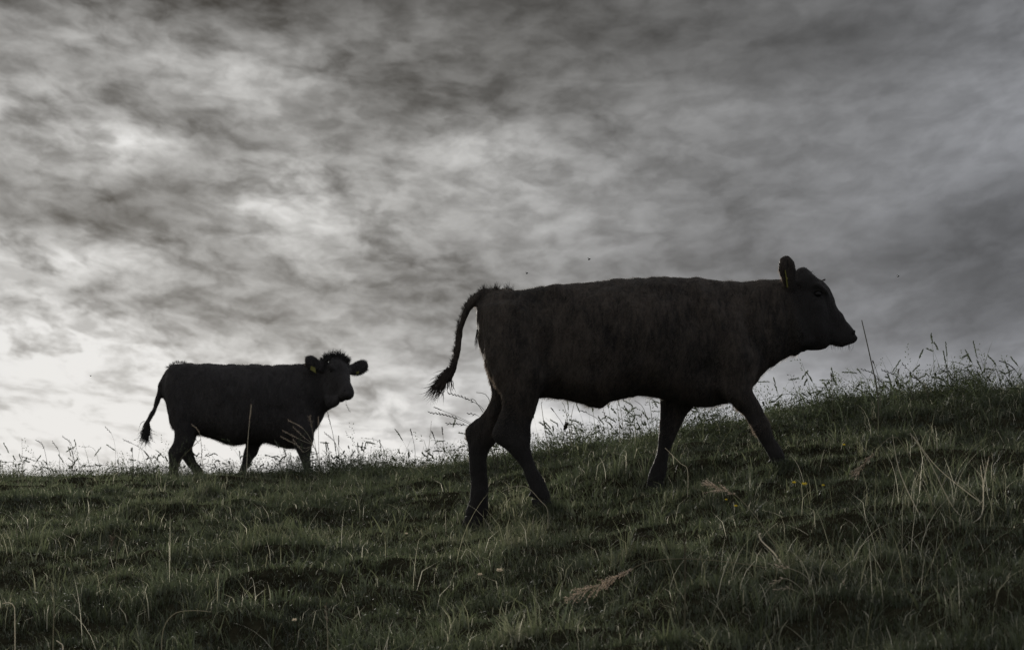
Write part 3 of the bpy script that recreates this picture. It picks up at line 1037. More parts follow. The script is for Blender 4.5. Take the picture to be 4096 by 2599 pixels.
def wrinkles(nx0, nx1, base=None, Y0=None):
    def r(co):
        if base is not None:
            return r0(co) + anatomy(co, base, Y0)
        return r0(co)

    def r0(co):
        x, y, z = co[:, 0], co[:, 1], co[:, 2]
        nk = np.clip((x - nx0) / (nx1 - nx0), 0, 1) * np.clip((nx1 + 0.25 - x) / 0.12, 0, 1)
        fold = np.sin((x * 1.0 + 0.25 * z + 0.03 * vnoise(z * 5, x * 3, 4)) * 85) * 0.0035 * nk * (0.5 + 0.5 * vnoise(z * 4, x * 9, 6))
        clump = 0.0065 * vnoise(x * 22 + 0.6 * vnoise(x * 9, z * 9, 2), z * 13 + y * 9, 8) + 0.0018 * vnoise(x * 50, z * 34 + y * 20, 12)
        lump = 0.006 * vnoise(x * 5 + 3, z * 4.2 + y * 3, 14)
        return fold + clump + lump
    return r


# ---------------------------------------------------------------- near animal
YN = Y_NEAR
base_n = np.array(((2500 - CX) / FPX * YN, YN, float(ground((2500 - CX) / FPX * YN, YN))))
cow = thing('cattle', 'large dark brown young bovine walking right up the slope, seen in profile', 'cow', base_n, 'cattle walking on the hillside')
B = Body()
T = [(1926, 1200, 1420, .09), (1952, 1172, 1500, .155), (1990, 1163, 1545, .19), (2042, 1158, 1580, .205), (2121, 1152, 1588, .215), (2184, 1142, 1590, .225), (2231, 1143, 1597, .24),
     (2317, 1133, 1611, .262), (2395, 1122, 1622, .275), (2419, 1120, 1616, .278), (2498, 1117, 1596, .283), (2576, 1114, 1584, .280), (2670, 1112, 1597, .266),
     (2740, 1113, 1620, .252), (2800, 1116, 1632, .238), (2867, 1123, 1624, .222), (2920, 1128, 1600, .205), (2975, 1128, 1572, .182),
     (3015, 1125, 1540, .165), (3045, 1123, 1502, .150), (3085, 1120, 1464, .136), (3126, 1115, 1436, .122), (3155, 1108, 1418, .108)]
B.loft(*torso_rows(T, YN), p=2.3, k=3, nseg=40, caps=(0.5, 0.5))
# sheath under the belly
B.loft(*pairs([(2330, 1570, 2330, 1612, 0, .05), (2372, 1580, 2374, 1628, 0, .045), (2402, 1585, 2406, 1633, 0, .04), (2432, 1570, 2440, 1612, 0, .04)], YN), k=3)
NH = [(1925, 1250, 2190, 1250, -.115, .10), (1936, 1400, 2195, 1420, -.135, .112), (1966, 1490, 2182, 1510, -.14, .10), (1997, 1565, 2160, 1590, -.14, .085),
      (2007, 1612, 2140, 1638, -.135, .068), (1998, 1660, 2124, 1692, -.13, .052), (1974, 1722, 2119, 1745, -.13, .046), (1988, 1766, 2121, 1788, -.13, .042),
      (2041, 1816, 2137, 1834, -.13, .035), (2076, 1862, 2158, 1882, -.13, .032), (2100, 1915, 2186, 1930, -.13, .036), (2116, 1955, 2204, 1972, -.13, .042), (2128, 1990, 2206, 2008, -.13, .038)]
FH = [(1925, 1300, 2150, 1300, .115, .10), (1936, 1450, 2150, 1450, .135, .10), (1956, 1545, 2090, 1560, .14, .088), (1961, 1588, 2058, 1640, .135, .076),
      (1946, 1628, 2026, 1696, .13, .06), (1905, 1675, 2002, 1745, .13, .05), (1864, 1724, 1982, 1776, .13, .046), (1867, 1765, 1960, 1797, .13, .042),
      (1876, 1812, 1950, 1832, .13, .036), (1884, 1880, 1947, 1885, .13, .032), (1886, 1940, 1949, 1945, .13, .035), (1884, 1998, 1954, 1992, .13, .042), (1870, 2040, 1949, 2042, .13, .038), (1862, 2066, 1940, 2072, .13, .035)]
NF = [(2775, 1230, 2990, 1230, -.11, .085), (2795, 1390, 3028, 1400, -.135, .09), (2830, 1490, 3030, 1490, -.14, .085), (2872, 1570, 3012, 1555, -.14, .075),
      (2934, 1620, 3028, 1590, -.14, .06), (2969, 1656, 3048, 1633, -.14, .05), (2999, 1704, 3072, 1687, -.14, .046), (3032, 1751, 3093, 1735, -.14, .042),
      (3055, 1798, 3119, 1775, -.14, .034), (3070, 1825, 3138, 1806, -.14, .040), (3078, 1840, 3146, 1832, -.14, .038)]
FF = [(2650, 1420, 2850, 1420, .11, .085), (2646, 1560, 2805, 1580, .135, .08), (2643, 1620, 2770, 1632, .135, .068), (2641, 1678, 2738, 1683, .135, .055),
      (2633, 1738, 2710, 1740, .135, .048), (2630, 1798, 2684, 1785, .135, .042), (2612, 1853, 2671, 1840, .135, .034), (2598, 1898, 2663, 1886, .135, .040), (2590, 1928, 2652, 1922, .135, .037)]
for leg in (NH, FH, NF, FF):
    B.loft(*pairs(leg, YN), p=2.1, k=4, nseg=22, caps=(0.8, 0.3))
TAIL = [(2050, 1160, 2040, 1205, 0, .04), (1988, 1152, 1992, 1204, 0, .036), (1925, 1158, 1930, 1210, 0, .033), (1886, 1184, 1900, 1222, 0, .030), (1856, 1222, 1878, 1250, 0, .026),
        (1834, 1282, 1862, 1300, 0, .023), (1824, 1330, 1855, 1345, 0, .021), (1815, 1390, 1849, 1398, 0, .020), (1804, 1448, 1835, 1456, 0, .018), (1790, 1482, 1818, 1496, 0, .016), (1776, 1512, 1800, 1530, 0, .012)]
B.loft(*pairs(TAIL, YN), p=2.0, k=4, nseg=14, caps=(0.6, 1.0))
tfn = head_tf(P(HREF[0], HREF[1], YN), 0.0)
add_head(B, tfn)
for s in (-1, 1):   # ears, raised
    rows = [(3150, 1168, 3184, 1155, s * .085, .026), (3128, 1125, 3185, 1116, s * .112, .022), (3116, 1090, 3186, 1084, s * .13, .019), (3115, 1060, 3181, 1056, s * .14, .017), (3120, 1038, 3168, 1036, s * .145, .015)]
    B.loft(*pairs(rows, YN), p=2.0, k=4, nseg=16, caps=(0.5, 1.2))
# dewlap folds under the throat
B.loft(*pairs([(3160, 1380, 3163, 1416, 0, .022), (3178, 1380, 3178, 1427, 0, .024), (3193, 1378, 3192, 1412, 0, .020)], YN), k=3, nseg=14)
B.loft(*pairs([(3203, 1375, 3205, 1402, 0, .018), (3215, 1375, 3215, 1409, 0, .019), (3227, 1375, 3226, 1402, 0, .016)], YN), k=3, nseg=14)
B.loft(*pairs([(3085, 1420, 3090, 1464, 0, .03), (3130, 1400, 3140, 1432, 0, .03), (3168, 1395, 3176, 1424, 0, .026), (3205, 1385, 3212, 1403, 0, .022)], YN), k=3)
# points of the hocks
B.loft(*pairs([(2010, 1675, 2060, 1700, -.13, .02), (1985, 1702, 2030, 1735, -.13, .022), (1969, 1728, 2020, 1760, -.13, .02)], YN), k=3, nseg=14)
B.loft(*pairs([(1905, 1668, 1960, 1710, .13, .02), (1876, 1695, 1930, 1745, .13, .022), (1860, 1722, 1920, 1775, .13, .02)], YN), k=3, nseg=14)
for (fx, fy, oy) in ((2112, 1972, -.13), (1880, 2012, .13), (3072, 1838, -.14), (2594, 1912, .135)):
    B.loft(*pairs([(fx + 14, fy - 10, fx + 24, fy, oy, .03), (fx - 4, fy + 10, fx + 12, fy + 16, oy, .028)], YN), k=2, nseg=12)
near_body = B.build('body', M_hide_b, cow, base_n, 0.0095, 2, wrinkles(0.62, 0.85, base_n, YN))
hl_ = lambda a, oy: P(a[0], a[1], YN + oy)
for (a0, b0, a1, b1, oy) in [((2126, 1996), (2208, 2006), (2136, 2050), (2232, 2054), -.13), ((1861, 2064), (1940, 2070), (1846, 2106), (1922, 2138), .13),
                             ((3080, 1842), (3148, 1836), (3092, 1874), (3166, 1874), -.14), ((2588, 1930), (2652, 1926), (2580, 1960), (2662, 1962), .135)]:
    hoof(cow, base_n, Mx['hoof'], hl_(a0, oy), hl_(b0, oy), hl_(a1, oy), hl_(b1, oy), .045)
head_parts(tfn, cow, base_n, (-1, 1), Mx)


def len_near(p, nn):
    x, z = p[:, 0], p[:, 2]
    L = np.full(len(p), 0.015)
    L += 0.016 * np.clip(-nn[:, 2], 0, 1) * (z > 0.35)
    L += 0.004 * np.clip(nn[:, 2], 0, 1)
    L = np.where(z < 0.33, 0.005, L)
    L = np.where((x > 1.0), 0.008, L)
    return L


fur(near_body, 110000, M_fur_b, cow, len_near, 0.0020, 0.30)
# tail: bristling hair on its top and the tuft
rt, dr, ln_ = [], [], []
tc_ = catmull([((a[0] + a[2]) / 2, (a[1] + a[3]) / 2, (a[0] - a[2]), (a[1] - a[3])) for a in TAIL], 12)
for i in range(1500):
    k = int(rng.random() ** 1.1 * (len(tc_) - 1))
    c = tc_[k]
    e = (c[0] + c[2] * 0.34, c[1] + c[3] * 0.34)
    rt.append(P(e[0], e[1], YN + rng.normal(0, .012)))
    dv = np.array((c[2], 0, -c[3])); dv = dv / np.linalg.norm(dv)
    dr.append(dv + rng.normal(0, .45, 3) + np.array((0, 0, 0.25)))
    ln_.append((0.012 + 0.020 * rng.random() ** 2.0) * (1.2 if c[0] > 1930 else 0.85) * (1 + 0.55 * math.sin(k * 0.9) * math.sin(k * 0.37 + 1)))
for cx_ in (1935, 1988, 2028):      # three curled wisps over the tail head
    for i in range(26):
        rt.append(P(cx_ + rng.normal(0, 6), 1160, YN + rng.normal(0, .01))); dr.append(np.array((-0.2, 0, 1)) + rng.normal(0, .25, 3)); ln_.append(0.03 + 0.03 * rng.random())
strands('tail_hair', rt, dr, ln_, Mx['hair_b'], cow, base_n, 0.0017, 0.5, 0.1)
rt, dr, ln_ = [], [], []
for i in range(300):
    t = rng.random()
    rt.append(P(1806 - 34 * t + rng.normal(0, 8), 1470 + 58 * t + rng.normal(0, 6), YN + rng.normal(0, .012)))
    dr.append(np.array((-0.60, 0, -0.80)) + rng.normal(0, .11, 3)); ln_.append(0.07 + 0.10 * rng.random())
for i in range(14):
    rt.append(P(1800 + rng.normal(0, 6), 1515 + rng.normal(0, 8), YN)); dr.append(np.array((0.0, 0, -1)) + rng.normal(0, .12, 3)); ln_.append(0.06 + 0.04 * rng.random())
strands('tail_tuft', rt, dr, ln_, Mx['hair_b'], cow, base_n, 0.0045, 0.5, -0.10)
# wisp at the rump, poll hair, chin whiskers
rt, dr, ln_ = [], [], []
for i in range(40):
    qx = 3192 + 62 * rng.random(); rt.append(P(qx, np.interp(qx, [3185, 3210, 3240, 3268], [1088, 1072, 1086, 1106]) + 10, YN + rng.normal(0, .02))); dr.append(np.array((0.3, 0, 1)) + rng.normal(0, .35, 3)); ln_.append(0.014 + 0.022 * rng.random())
for i in range(12):
    rt.append(P(3284 + 8 * rng.random(), 1122, YN + rng.normal(0, .01))); dr.append(np.array((0.9, 0, 0.35)) + rng.normal(0, .15, 3)); ln_.append(0.022)
strands('poll_hair', rt, dr, ln_, Mx['hair_b'], cow, base_n, 0.003, 0.5, 0.1)
rt, dr, ln_ = [], [], []
for i in range(34):
    rt.append(P(3315 + 100 * rng.random(), 1378 + rng.normal(0, 5), YN + rng.normal(0, .03))); dr.append(np.array((0.1, 0, -1)) + rng.normal(0, .35, 3)); ln_.append(0.025 + 0.025 * rng.random())
strands('whiskers', rt, dr, ln_, Mx['hair_b'], cow, base_n, 0.0013, 0.3, 0.2)
rt, dr, ln_ = [], [], []
for i in range(10):
    rt.append(P(1912 + rng.normal(0, 2), 1325 + rng.normal(0, 14), YN)); dr.append(np.array((-0.16, 0, -1)) + rng.normal(0, .05, 3)); ln_.append(0.07 + 0.03 * rng.random())
strands('rump_hair', rt, dr, ln_, Mx['hair_b'], cow, base_n, 0.004, 0.1, 0.0)


def ear_tag(parent, loc, pts, th):
    """flat tag with its stud: pts = outline, th = thickness vector"""
    pts = [np.array(p, float) for p in pts]
    n = len(pts)
    V = [p - th for p in pts] + [p + th for p in pts]
    F = [tuple(range(n))[::-1], tuple(range(n, 2 * n))] + [(i, (i + 1) % n, n + (i + 1) % n, n + i) for i in range(n)]
    tg = link_mesh('ear_tag', V, F, Mx['tag'], parent, False, loc)
    c = pts[0] * .5 + pts[-1] * .5
    c = c * 0.8 + sum(pts) / n * 0.2
    nrm = th / np.linalg.norm(th)
    a = pts[1] - pts[0]; a = a / np.linalg.norm(a) * .007
    b = np.cross(nrm, a)
    V, F = ellipsoid(c + th, (a, b, nrm * .006), 10, 6)
    link_mesh('tag_stud', V, F, Mx['tag'], tg, True, loc)
    return tg


# tag seen nearly edge-on in the raised ear
e0, e1 = P(3141, 1080, YN - .165), P(3151, 1148, YN - .150)
dp = np.array((0.003, 0.050, 0))
ear_tag(cow, base_n, [e0, e0 + dp * .7, e1 + dp, e1], np.array((.0018, -.0001, 0)) * 1.3)

# ---------------------------------------------------------------- far animal
YF = 24.8
base_f = np.array(((950 - CX) / FPX * YF, YF, float(ground((950 - CX) / FPX * YF, YF))))
cow2 = thing('cattle', 'smaller looking black bovine on the crest facing the viewer, yellow tag in its ear', 'cow', base_f, 'cattle walking on the hillside')
B = Body()
T2 = [(661, 1500, 1610, .10), (672, 1474, 1662, .17), (690, 1456, 1712, .205), (720, 1451, 1735, .225), (765, 1451, 1741, .24), (805, 1452, 1744, .255), (866, 1454, 1759, .285), (905, 1456, 1776, .30),
      (940, 1457, 1782, .305), (1000, 1458, 1772, .305), (1060, 1459, 1772, .29), (1110, 1459, 1786, .27), (1155, 1457, 1796, .25), (1195, 1456, 1794, .225),
      (1225, 1454, 1776, .20), (1250, 1450, 1742, .175), (1275, 1446, 1700, .15), (1300, 1446, 1654, .135), (1322, 1450, 1632, .12)]
B.loft(*torso_rows(T2, YF), p=2.3, k=3, nseg=40, caps=(0.5, 0.5))
LN = [(1125, 1600, 1262, 1660, -.13, .09), (1150, 1720, 1258, 1735, -.145, .085), (1178, 1785, 1247, 1788, -.14, .068), (1194, 1826, 1243, 1830, -.14, .05),
      (1206, 1852, 1243, 1860, -.14, .045), (1214, 1875, 1243, 1878, -.14, .038), (1216, 1900, 1246, 1900, -.14, .034), (1214, 1918, 1250, 1915, -.14, .04)]
LM = [(990, 1640, 1090, 1680, .13, .09), (985, 1735, 1066, 1750, .14, .078), (981, 1780, 1043, 1783, .14, .062), (973, 1817, 1031, 1814, .14, .05),
      (966, 1858, 1009, 1844, .14, .044), (955, 1888, 990, 1876, .14, .034), (942, 1912, 978, 1904, .14, .04)]
HN = [(660, 1550, 775, 1570, -.12, .10), (672, 1650, 790, 1670, -.135, .10), (698, 1720, 782, 1742, -.135, .08), (694, 1765, 768, 1790, -.13, .06), (673, 1806, 738, 1820, -.13, .048),
      (674, 1843, 727, 1846, -.13, .042), (674, 1880, 717, 1880, -.13, .036), (673, 1910, 714, 1908, -.13, .042)]
HF = [(690, 1560, 800, 1600, .12, .10), (712, 1680, 797, 1700, .135, .09), (728, 1745, 786, 1747, .135, .07), (727, 1790, 772, 1796, .13, .055), (731, 1832, 778, 1826, .13, .048),
      (749, 1860, 792, 1852, .13, .04), (766, 1886, 809, 1875, .13, .036), (779, 1910, 824, 1900, .13, .042)]
for leg in (LN, LM, HN, HF):
    B.loft(*pairs(leg, YF), p=2.1, k=4, nseg=20, caps=(0.8, 0.3))
TAIL2 = [(700, 1452, 705, 1478, 0, .04), (676, 1464, 690, 1484, 0, .038), (658, 1484, 678, 1500, 0, .036), (641, 1518, 664, 1532, 0, .034), (627, 1556, 655, 1564, 0, .032), (617, 1602, 641, 1612, 0, .028),
         (602, 1644, 622, 1652, 0, .024), (584, 1678, 604, 1684, 0, .022), (574, 1698, 594, 1702, 0, .02)]
B.loft(*pairs(TAIL2, YF), p=2.0, k=4, nseg=14, caps=(0.6, 1.0))
YHF = YF - 0.12
tff = head_tf(P(1340, 1522, YHF), math.radians(58), math.radians(-4))
add_head(B, tff)
# corner of the jaw
B.loft([P(1300, 1580, YHF - .1), P(1325, 1585, YHF - .14), P(1350, 1580, YHF - .18)], [P(1308, 1622, YHF - .1), P(1326, 1634, YHF - .14), P(1350, 1618, YHF - .18)], [np.array((.0, .06, 0))] * 3, k=3, nseg=16)
# neck bridging to the turned head
B.loft([P(1240, 1452, YF), P(1290, 1448, YF - .02), P(1330, 1446, YHF)], [P(1270, 1700, YF), P(1300, 1655, YF - .02), P(1330, 1632, YHF)],
       [np.array((0, .16, 0)), np.array((0, .14, 0)), np.array((0.02, .11, 0))], k=4)
EL = [(1302, 1446, 1296, 1492, -.15, .035), (1272, 1437, 1266, 1487, -.20, .034), (1248, 1423, 1240, 1477, -.25, .03), (1228, 1425, 1225, 1462, -.28, .024)]
ER = [(1388, 1458, 1392, 1496, .0, .035), (1416, 1450, 1422, 1502, .04, .034), (1440, 1438, 1447, 1494, .07, .03), (1462, 1443, 1467, 1480, .09, .022)]
for E in (EL, ER):
    B.loft(*pairs(E, YF), p=2.0, k=4, nseg=16, caps=(0.5, 1.0))
far_body = B.build('body', M_hide_k, cow2, base_f, 0.0115, 3, wrinkles(0.45, 0.65))
hf_ = lambda a, oy: P(a[0], a[1], YF + oy)
for (a0, b0, a1, b1, oy) in [((1214, 1918), (1250, 1916), (1216, 1938), (1258, 1937), -.14), ((942, 1912), (978, 1906), (938, 1932), (980, 1931), .14),
                             ((673, 1910), (714, 1909), (672, 1936), (722, 1935), -.13), ((780, 1910), (824, 1902), (786, 1932), (836, 1930), .13)]:
    hoof(cow2, base_f, Mx['hoof'], hf_(a0, oy), hf_(b0, oy), hf_(a1, oy), hf_(b1, oy), .045)
head_parts(tff, cow2, base_f, (-1, 1), Mx)


def len_far(p, nn):
    z = p[:, 2]; x = p[:, 0]
    L = np.full(len(p), 0.016) + 0.018 * np.clip(-nn[:, 2], 0, 1) * (z > 0.3)
    L = np.where(z < 0.3, 0.010, L)
    earz = (x > 0.68) & (z > 1.05) & ((x < 0.86) | (x > 1.17))
    return np.where(earz, 0.026, np.where(x > 0.86, 0.009, L))


fur(far_body, 60000, M_fur_k, cow2, len_far, 0.0028, 0.45)
# fluffy ear rims
rt, dr, ln_ = [], [], []
for E, sg in ((EL, -1), (ER, 1)):
    ec = catmull([(a[0], a[1], a[2], a[3], a[4]) for a in E], 10)
    for i in range(500):
        r = ec[int(len(ec) * (0.3 + 0.7 * rng.random()) - 0.001)]
        top = rng.random() < 0.4
        q = (r[0], r[1]) if top else (r[2], r[3])
        rt.append(P(q[0], q[1] + (6 if top else -6), YF + r[4])); dr.append(np.array((sg * 0.8, 0, 0.8 if top else -0.9)) + rng.normal(0, .35, 3)); ln_.append(0.016 + 0.022 * rng.random())
strands('ear_hair', rt, dr, ln_, Mx['hair_k'], cow2, base_f, 0.0025, 0.3, 0.2)
rt, dr, ln_ = [], [], []
for i in range(800):
    t = rng.random()
    x = 1284 + 114 * t
    yt = 1436 - 12 * math.sin(math.pi * min(1, max(0, t))) + 12 * max(0, t - .75) * 4 * .4 + 14 * max(0, .2 - t) * 5
    rt.append(P(x, yt + 8 + rng.normal(0, 7), YHF - 0.03 + rng.normal(0, .03)))
    dr.append(np.array(((t - 0.5) * 1.5, 0, 1.0)) + rng.normal(0, .4, 3)); ln_.append((0.03 + 0.05 * rng.random()) * (0.55 + math.sin(math.pi * t) * 0.6))
for i in range(200):
    rt.append(P(1282 + 30 * rng.random(), 1450 + rng.normal(0, 6), YHF - .03 + rng.normal(0, .03))); dr.append(np.array((-.35, 0, 1)) + rng.normal(0, .35, 3)); ln_.append(.03 + .03 * rng.random())
strands('forelock', rt, dr, ln_, Mx['hair_k'], cow2, base_f, 0.006, 0.8, 0.3)
rt, dr, ln_ = [], [], []
for i in range(260):
    t = rng.random()
    rt.append(P(588 - 8 * t + rng.normal(0, 5), 1690 + 50 * t + rng.normal(0, 5), YF + rng.normal(0, .02)))
    dr.append(np.array((rng.normal(0.0, .30), 0, -1)) + rng.normal(0, .12, 3)); ln_.append(0.06 + 0.10 * rng.random())
strands('tail_tuft', rt, dr, ln_, Mx['hair_k'], cow2, base_f, 0.007, 1.0, 0.1)
rt, dr, ln_ = [], [], []
for i in range(110):
    rt.append(P(666 + 70 * rng.random()**1.5, 1458 + rng.normal(0, 3), YF + rng.normal(0, .02))); dr.append(np.array((-0.4, 0, 0.9)) + rng.normal(0, .4, 3)); ln_.append(0.02 + 0.02 * rng.random())
    rt[-1] = P(666 + (i / 110) * 80, 1472 - 20 * min(1, (i / 110) * 2.2), YF + rng.normal(0, .02))
strands('tail_hair', rt, dr, ln_, Mx['hair_k'], cow2, base_f, 0.004, 0.6, 0.1)
YT = YF - .30
ear_tag(cow2, base_f, [P(1244, 1463, YT), P(1261, 1470, YT), P(1264, 1492, YT), P(1241, 1478, YT)], np.array((0, -.003, 0)))
ear_tag(cow2, base_f, [P(1427, 1486, YF - .02), P(1436, 1484, YF - .02), P(1435, 1493, YF - .02), P(1424, 1496, YF - .02)], np.array((0, -.003, 0)))
# grass hanging from its mouth is not fixed to it
# ------------------------------------------------------------------ single stalks, plumes and flowers


class MB:
    def __init__(self):
        self.v, self.f, self.t = [], [], []

    def add(self, V, F, tone):
        o = len(self.v)
        self.v += [np.asarray(x) for x in V]
        self.f += [tuple(i + o for i in fc) for fc in F]
        self.t += [tone] * len(V)

    def tube(self, pts, r0, r1, tone, sides=4):
        n = len(pts)
        self.add(*tube(pts, [r0 + (r1 - r0) * i / (n - 1) for i in range(n)], sides), tone)

    def grain(self, c, d, L, w, tone):
        """pointed husk: stretched octahedron from c along d"""
        d = np.asarray(d, float); d = d / np.linalg.norm(d)
        a = np.cross(d, (0.1, 1, 0.05)); a /= np.linalg.norm(a)
        b = np.cross(d, a)
        m = c + d * L * 0.42
        V = [c, m + a * w, m + b * w, m - a * w, m - b * w, c + d * L]
        F = [(0, 2, 1), (0, 3, 2), (0, 4, 3), (0, 1, 4), (5, 1, 2), (5, 2, 3), (5, 3, 4), (5, 4, 1)]
        self.add(V, F, tone)

    def leaf(self, pts, wid, tone):
        pts = np.asarray(pts, float); n = len(pts)
        V, F = [], []
        for i in range(n):
            d = pts[min(i + 1, n - 1)] - pts[max(i - 1, 0)]
            s = np.cross(d, (0, 1, 0.3)); s /= np.linalg.norm(s) + 1e-9
            w = wid * math.sin(math.pi * min(0.97, max(0.06, 0.15 + 0.82 * i / (n - 1))))
            V += [pts[i] - s * w, pts[i] + s * w + np.array((0, .001, 0))]
        for i in range(n - 1):
            F.append((2 * i, 2 * i + 1, 2 * i + 3, 2 * i + 2))
        self.add(V, F, tone)

    def obj(self, name, mat, parent, loc):
        o = link_mesh(name, self.v, self.f, mat, parent, False, loc)
        a = o.data.attributes.new('tone', 'FLOAT', 'POINT')
        a.data.foreach_set('value', np.array(self.t, np.float32))
        return o


def path(pts, n=22):
    """smooth path through 3D points"""
    c = catmull(pts, 12)
    s = np.concatenate([[0], np.cumsum(np.linalg.norm(np.diff(c, axis=0), axis=1))])
    q = np.linspace(0, s[-1], n)
    return np.stack([np.interp(q, s, c[:, i]) for i in range(3)], 1)


def stalk(kind, px, Y, label, tone=0.3, r=0.0016, head=0.10, group='single grass stalks', name=None, cat='grass stalk', root_depth=0.02, seed_tone=None, dense=1.0):
    """px = photo points from root to tip; the root is set down on the ground at distance Y"""
    thick = 1.45 if Y > 14.2 else 1.25
    r = r * thick
    pts = [P(x, y, Y) for x, y in px]
    gp = at_ground(px[0][0], Y)
    if pts[0][2] > gp[2] - 0.005:       # carry the stem down to the soil
        pts = [gp - np.array((0, 0, root_depth))] + pts
    else:
        pts[0] = gp - np.array((0, 0, root_depth))
    n = 26
    c = path(pts, n)
    # natural: leans a little in depth as well
    wob = rng.normal(0, 0.03)
    for i in range(n):
        c[i][1] += wob * (i / (n - 1)) ** 2
    seed_tone = tone if seed_tone is None else seed_tone
    root = thing(name or {'rye': 'ryegrass_stalk', 'dense': 'timothy_stalk', 'plume': 'reed_grass_plume', 'bare': 'bare_grass_stem', 'oat': 'oat_grass_stalk', 'bud': 'plantain_stalk'}[kind], label, cat, gp, group)
    loc = gp
    m = MB(); m.tube(c, r, r * 0.55, tone, 5)
    m.obj('stem', M_stem, root, loc)
    if kind == 'bare':
        return root
    s = np.concatenate([[0], np.cumsum(np.linalg.norm(np.diff(c, axis=0), axis=1))])
    tot = s[-1]

    def pt(dist_from_tip):
        q = max(0, tot - dist_from_tip)
        p = np.array([np.interp(q, s, c[:, i]) for i in range(3)])
        p2 = np.array([np.interp(min(tot, q + .004), s, c[:, i]) for i in range(3)])
        p1 = np.array([np.interp(max(0, q - .004), s, c[:, i]) for i in range(3)])
        d = p2 - p1
        return p, d / np.linalg.norm(d)
    m = MB()
    if kind == 'rye':
        k = int(head / 0.0105 * dense)
        for i in range(k):
            p, d = pt(head * i / k)
            sd_ = np.cross(d, (0, 1, 0)); sd_ /= np.linalg.norm(sd_) + 1e-9
            sg = 1 if i % 2 else -1
            m.grain(p, d + sd_ * sg * 0.36 + rng.normal(0, .16, 3), 0.0165 + .006 * rng.random(), 0.0021 * thick, seed_tone + rng.normal(0, .06))
    elif kind == 'dense':
        k = int(head / 0.0022)
        for i in range(k):
            p, d = pt(head * i / k)
            a = rng.random() * 6.283
            sd_ = np.array((math.cos(a), math.sin(a), 0)); sd_ = sd_ - d * (sd_ @ d)
            m.grain(p, d + sd_ * 0.9, 0.009, 0.0018 * thick, seed_tone + rng.normal(0, .08))
    elif kind == 'plume':
        k = int(head / 0.0085)
        for i in range(k):
            p, d = pt(head * i / k)
            fr = i / k
            bl = 0.044 * (0.25 + math.sin(math.pi * min(1, fr * 1.05 + 0.05)) * 0.9)
            bl *= 0.55 + 0.65 * abs(math.sin(i * 1.3 + head * 40)) + 0.25 * rng.random()
            for q in range(2 + int(rng.random() < .4)):
                a = rng.normal(0, 1, 3); a -= d * (a @ d); a /= np.linalg.norm(a)
                bd = d * 0.9 + a * 0.55 + np.array((0, 0, -.1)); bd /= np.linalg.norm(bd)
                L = bl * (0.35 + 0.95 * rng.random())
                m.tube([p, p + bd * L * .5, p + bd * L + np.array((0, 0, -.004))], .0006, .0004, seed_tone, 3)
                for g_ in range(5):
                    m.grain(p + bd * L * (0.3 + 0.7 * g_ / 4), bd + rng.normal(0, .5, 3), 0.0085, 0.0015, seed_tone - 0.08 + rng.normal(0, .16))
    elif kind == 'oat':
        k = max(4, int(head / 0.016))
        for i in range(k):
            p, d = pt(head * i / k)
            sg = 1 if i % 2 else -1
            e = p + np.array((sg * (.010 + .012 * rng.random()), rng.normal(0, .005), .006 * rng.normal()))
            m.tube([p, (p + e) / 2 + np.array((0, 0, .004)), e], .0006, .0005, seed_tone, 3)
            m.grain(e, np.array((sg * .5 - .4, rng.normal(0, .2), .25)), 0.016, 0.0022 * thick, seed_tone)
    elif kind == 'bud':
        p, d = pt(0.0)
        V, F = ellipsoid(p - d * head * .5, (np.array((head * .22, 0, 0)), np.array((0, head * .22, 0)), d * head * .5), 8, 6)
        m.add(V, F, seed_tone)
        for i in range(40):
            a = rng.normal(0, 1, 3); a -= d * (a @ d); a /= np.linalg.norm(a)
            m.grain(p - d * head * rng.random(), a + d * .4, head * .33, head * .07, seed_tone)
    m.obj('seed_head', M_seed, root, loc)
    return root


# --- right-hand crest
CR = 'stalks on the right hand crest'
stalk('bare', [(3512, 1585), (3485, 1440), (3450, 1278)], 14.6, 'tall straight bare stem rising in front of the brown bovine\'s muzzle', .22, .0036, group=CR)
stalk('bud', [(3522, 1600), (3512, 1500), (3492, 1440)], 15.4, 'short stalk with a small dark bud, right beside the tall bare stem', .2, .0016, .02, group=CR)
stalk('rye', [(3580, 1600), (3540, 1540), (3495, 1492), (3455, 1478)], 16, 'arching stalk whose tip points left across the tall bare stem', .15, .0018, .09, group=CR)
stalk('rye', [(3575, 1590), (3545, 1545), (3500, 1514)], 16, 'low dark ear leaning left at the foot of the tall bare stem', .15, .0018, .09, group=CR)
stalk('rye', [(3655, 1590), (3620, 1535), (3575, 1500), (3527, 1483)], 16.2, 'long dark ear arching left, middle of the crest right of the tall bare stem', .15, .0018, .10, group=CR)
stalk('dense', [(3583, 1590), (3590, 1530), (3592, 1478)], 16.3, 'short upright pale ear standing behind the arching ears', .45, .0016, .035, group=CR)
stalk('rye', [(3712, 1590), (3690, 1535), (3650, 1495), (3612, 1457)], 16.2, 'leaning stalk with a long thin tip, left of the dark crest tussock', .25, .0016, .05, group=CR)
stalk('rye', [(3714, 1585), (3700, 1545), (3665, 1515), (3630, 1503)], 16.2, 'dark ear bent low to the left, nearest to the dark crest tussock', .12, .0018, .09, group=CR)
stalk('bare', [(3915, 1560), (3908, 1468), (3880, 1462), (3796, 1442)], 16.4, 'thin stalk snapped over to the left above the dark crest tussock', .2, .0013, group=CR)
stalk('dense', [(3810, 1570), (3800, 1510), (3786, 1460)], 16.5, 'stout dark ear standing upright out of the dark crest tussock', .12, .0016, .05, group=CR)
stalk('dense', [(3835, 1570), (3800, 1500), (3765, 1475)], 16.5, 'dark ear leaning left out of the dark crest tussock', .12, .0016, .05, group=CR)
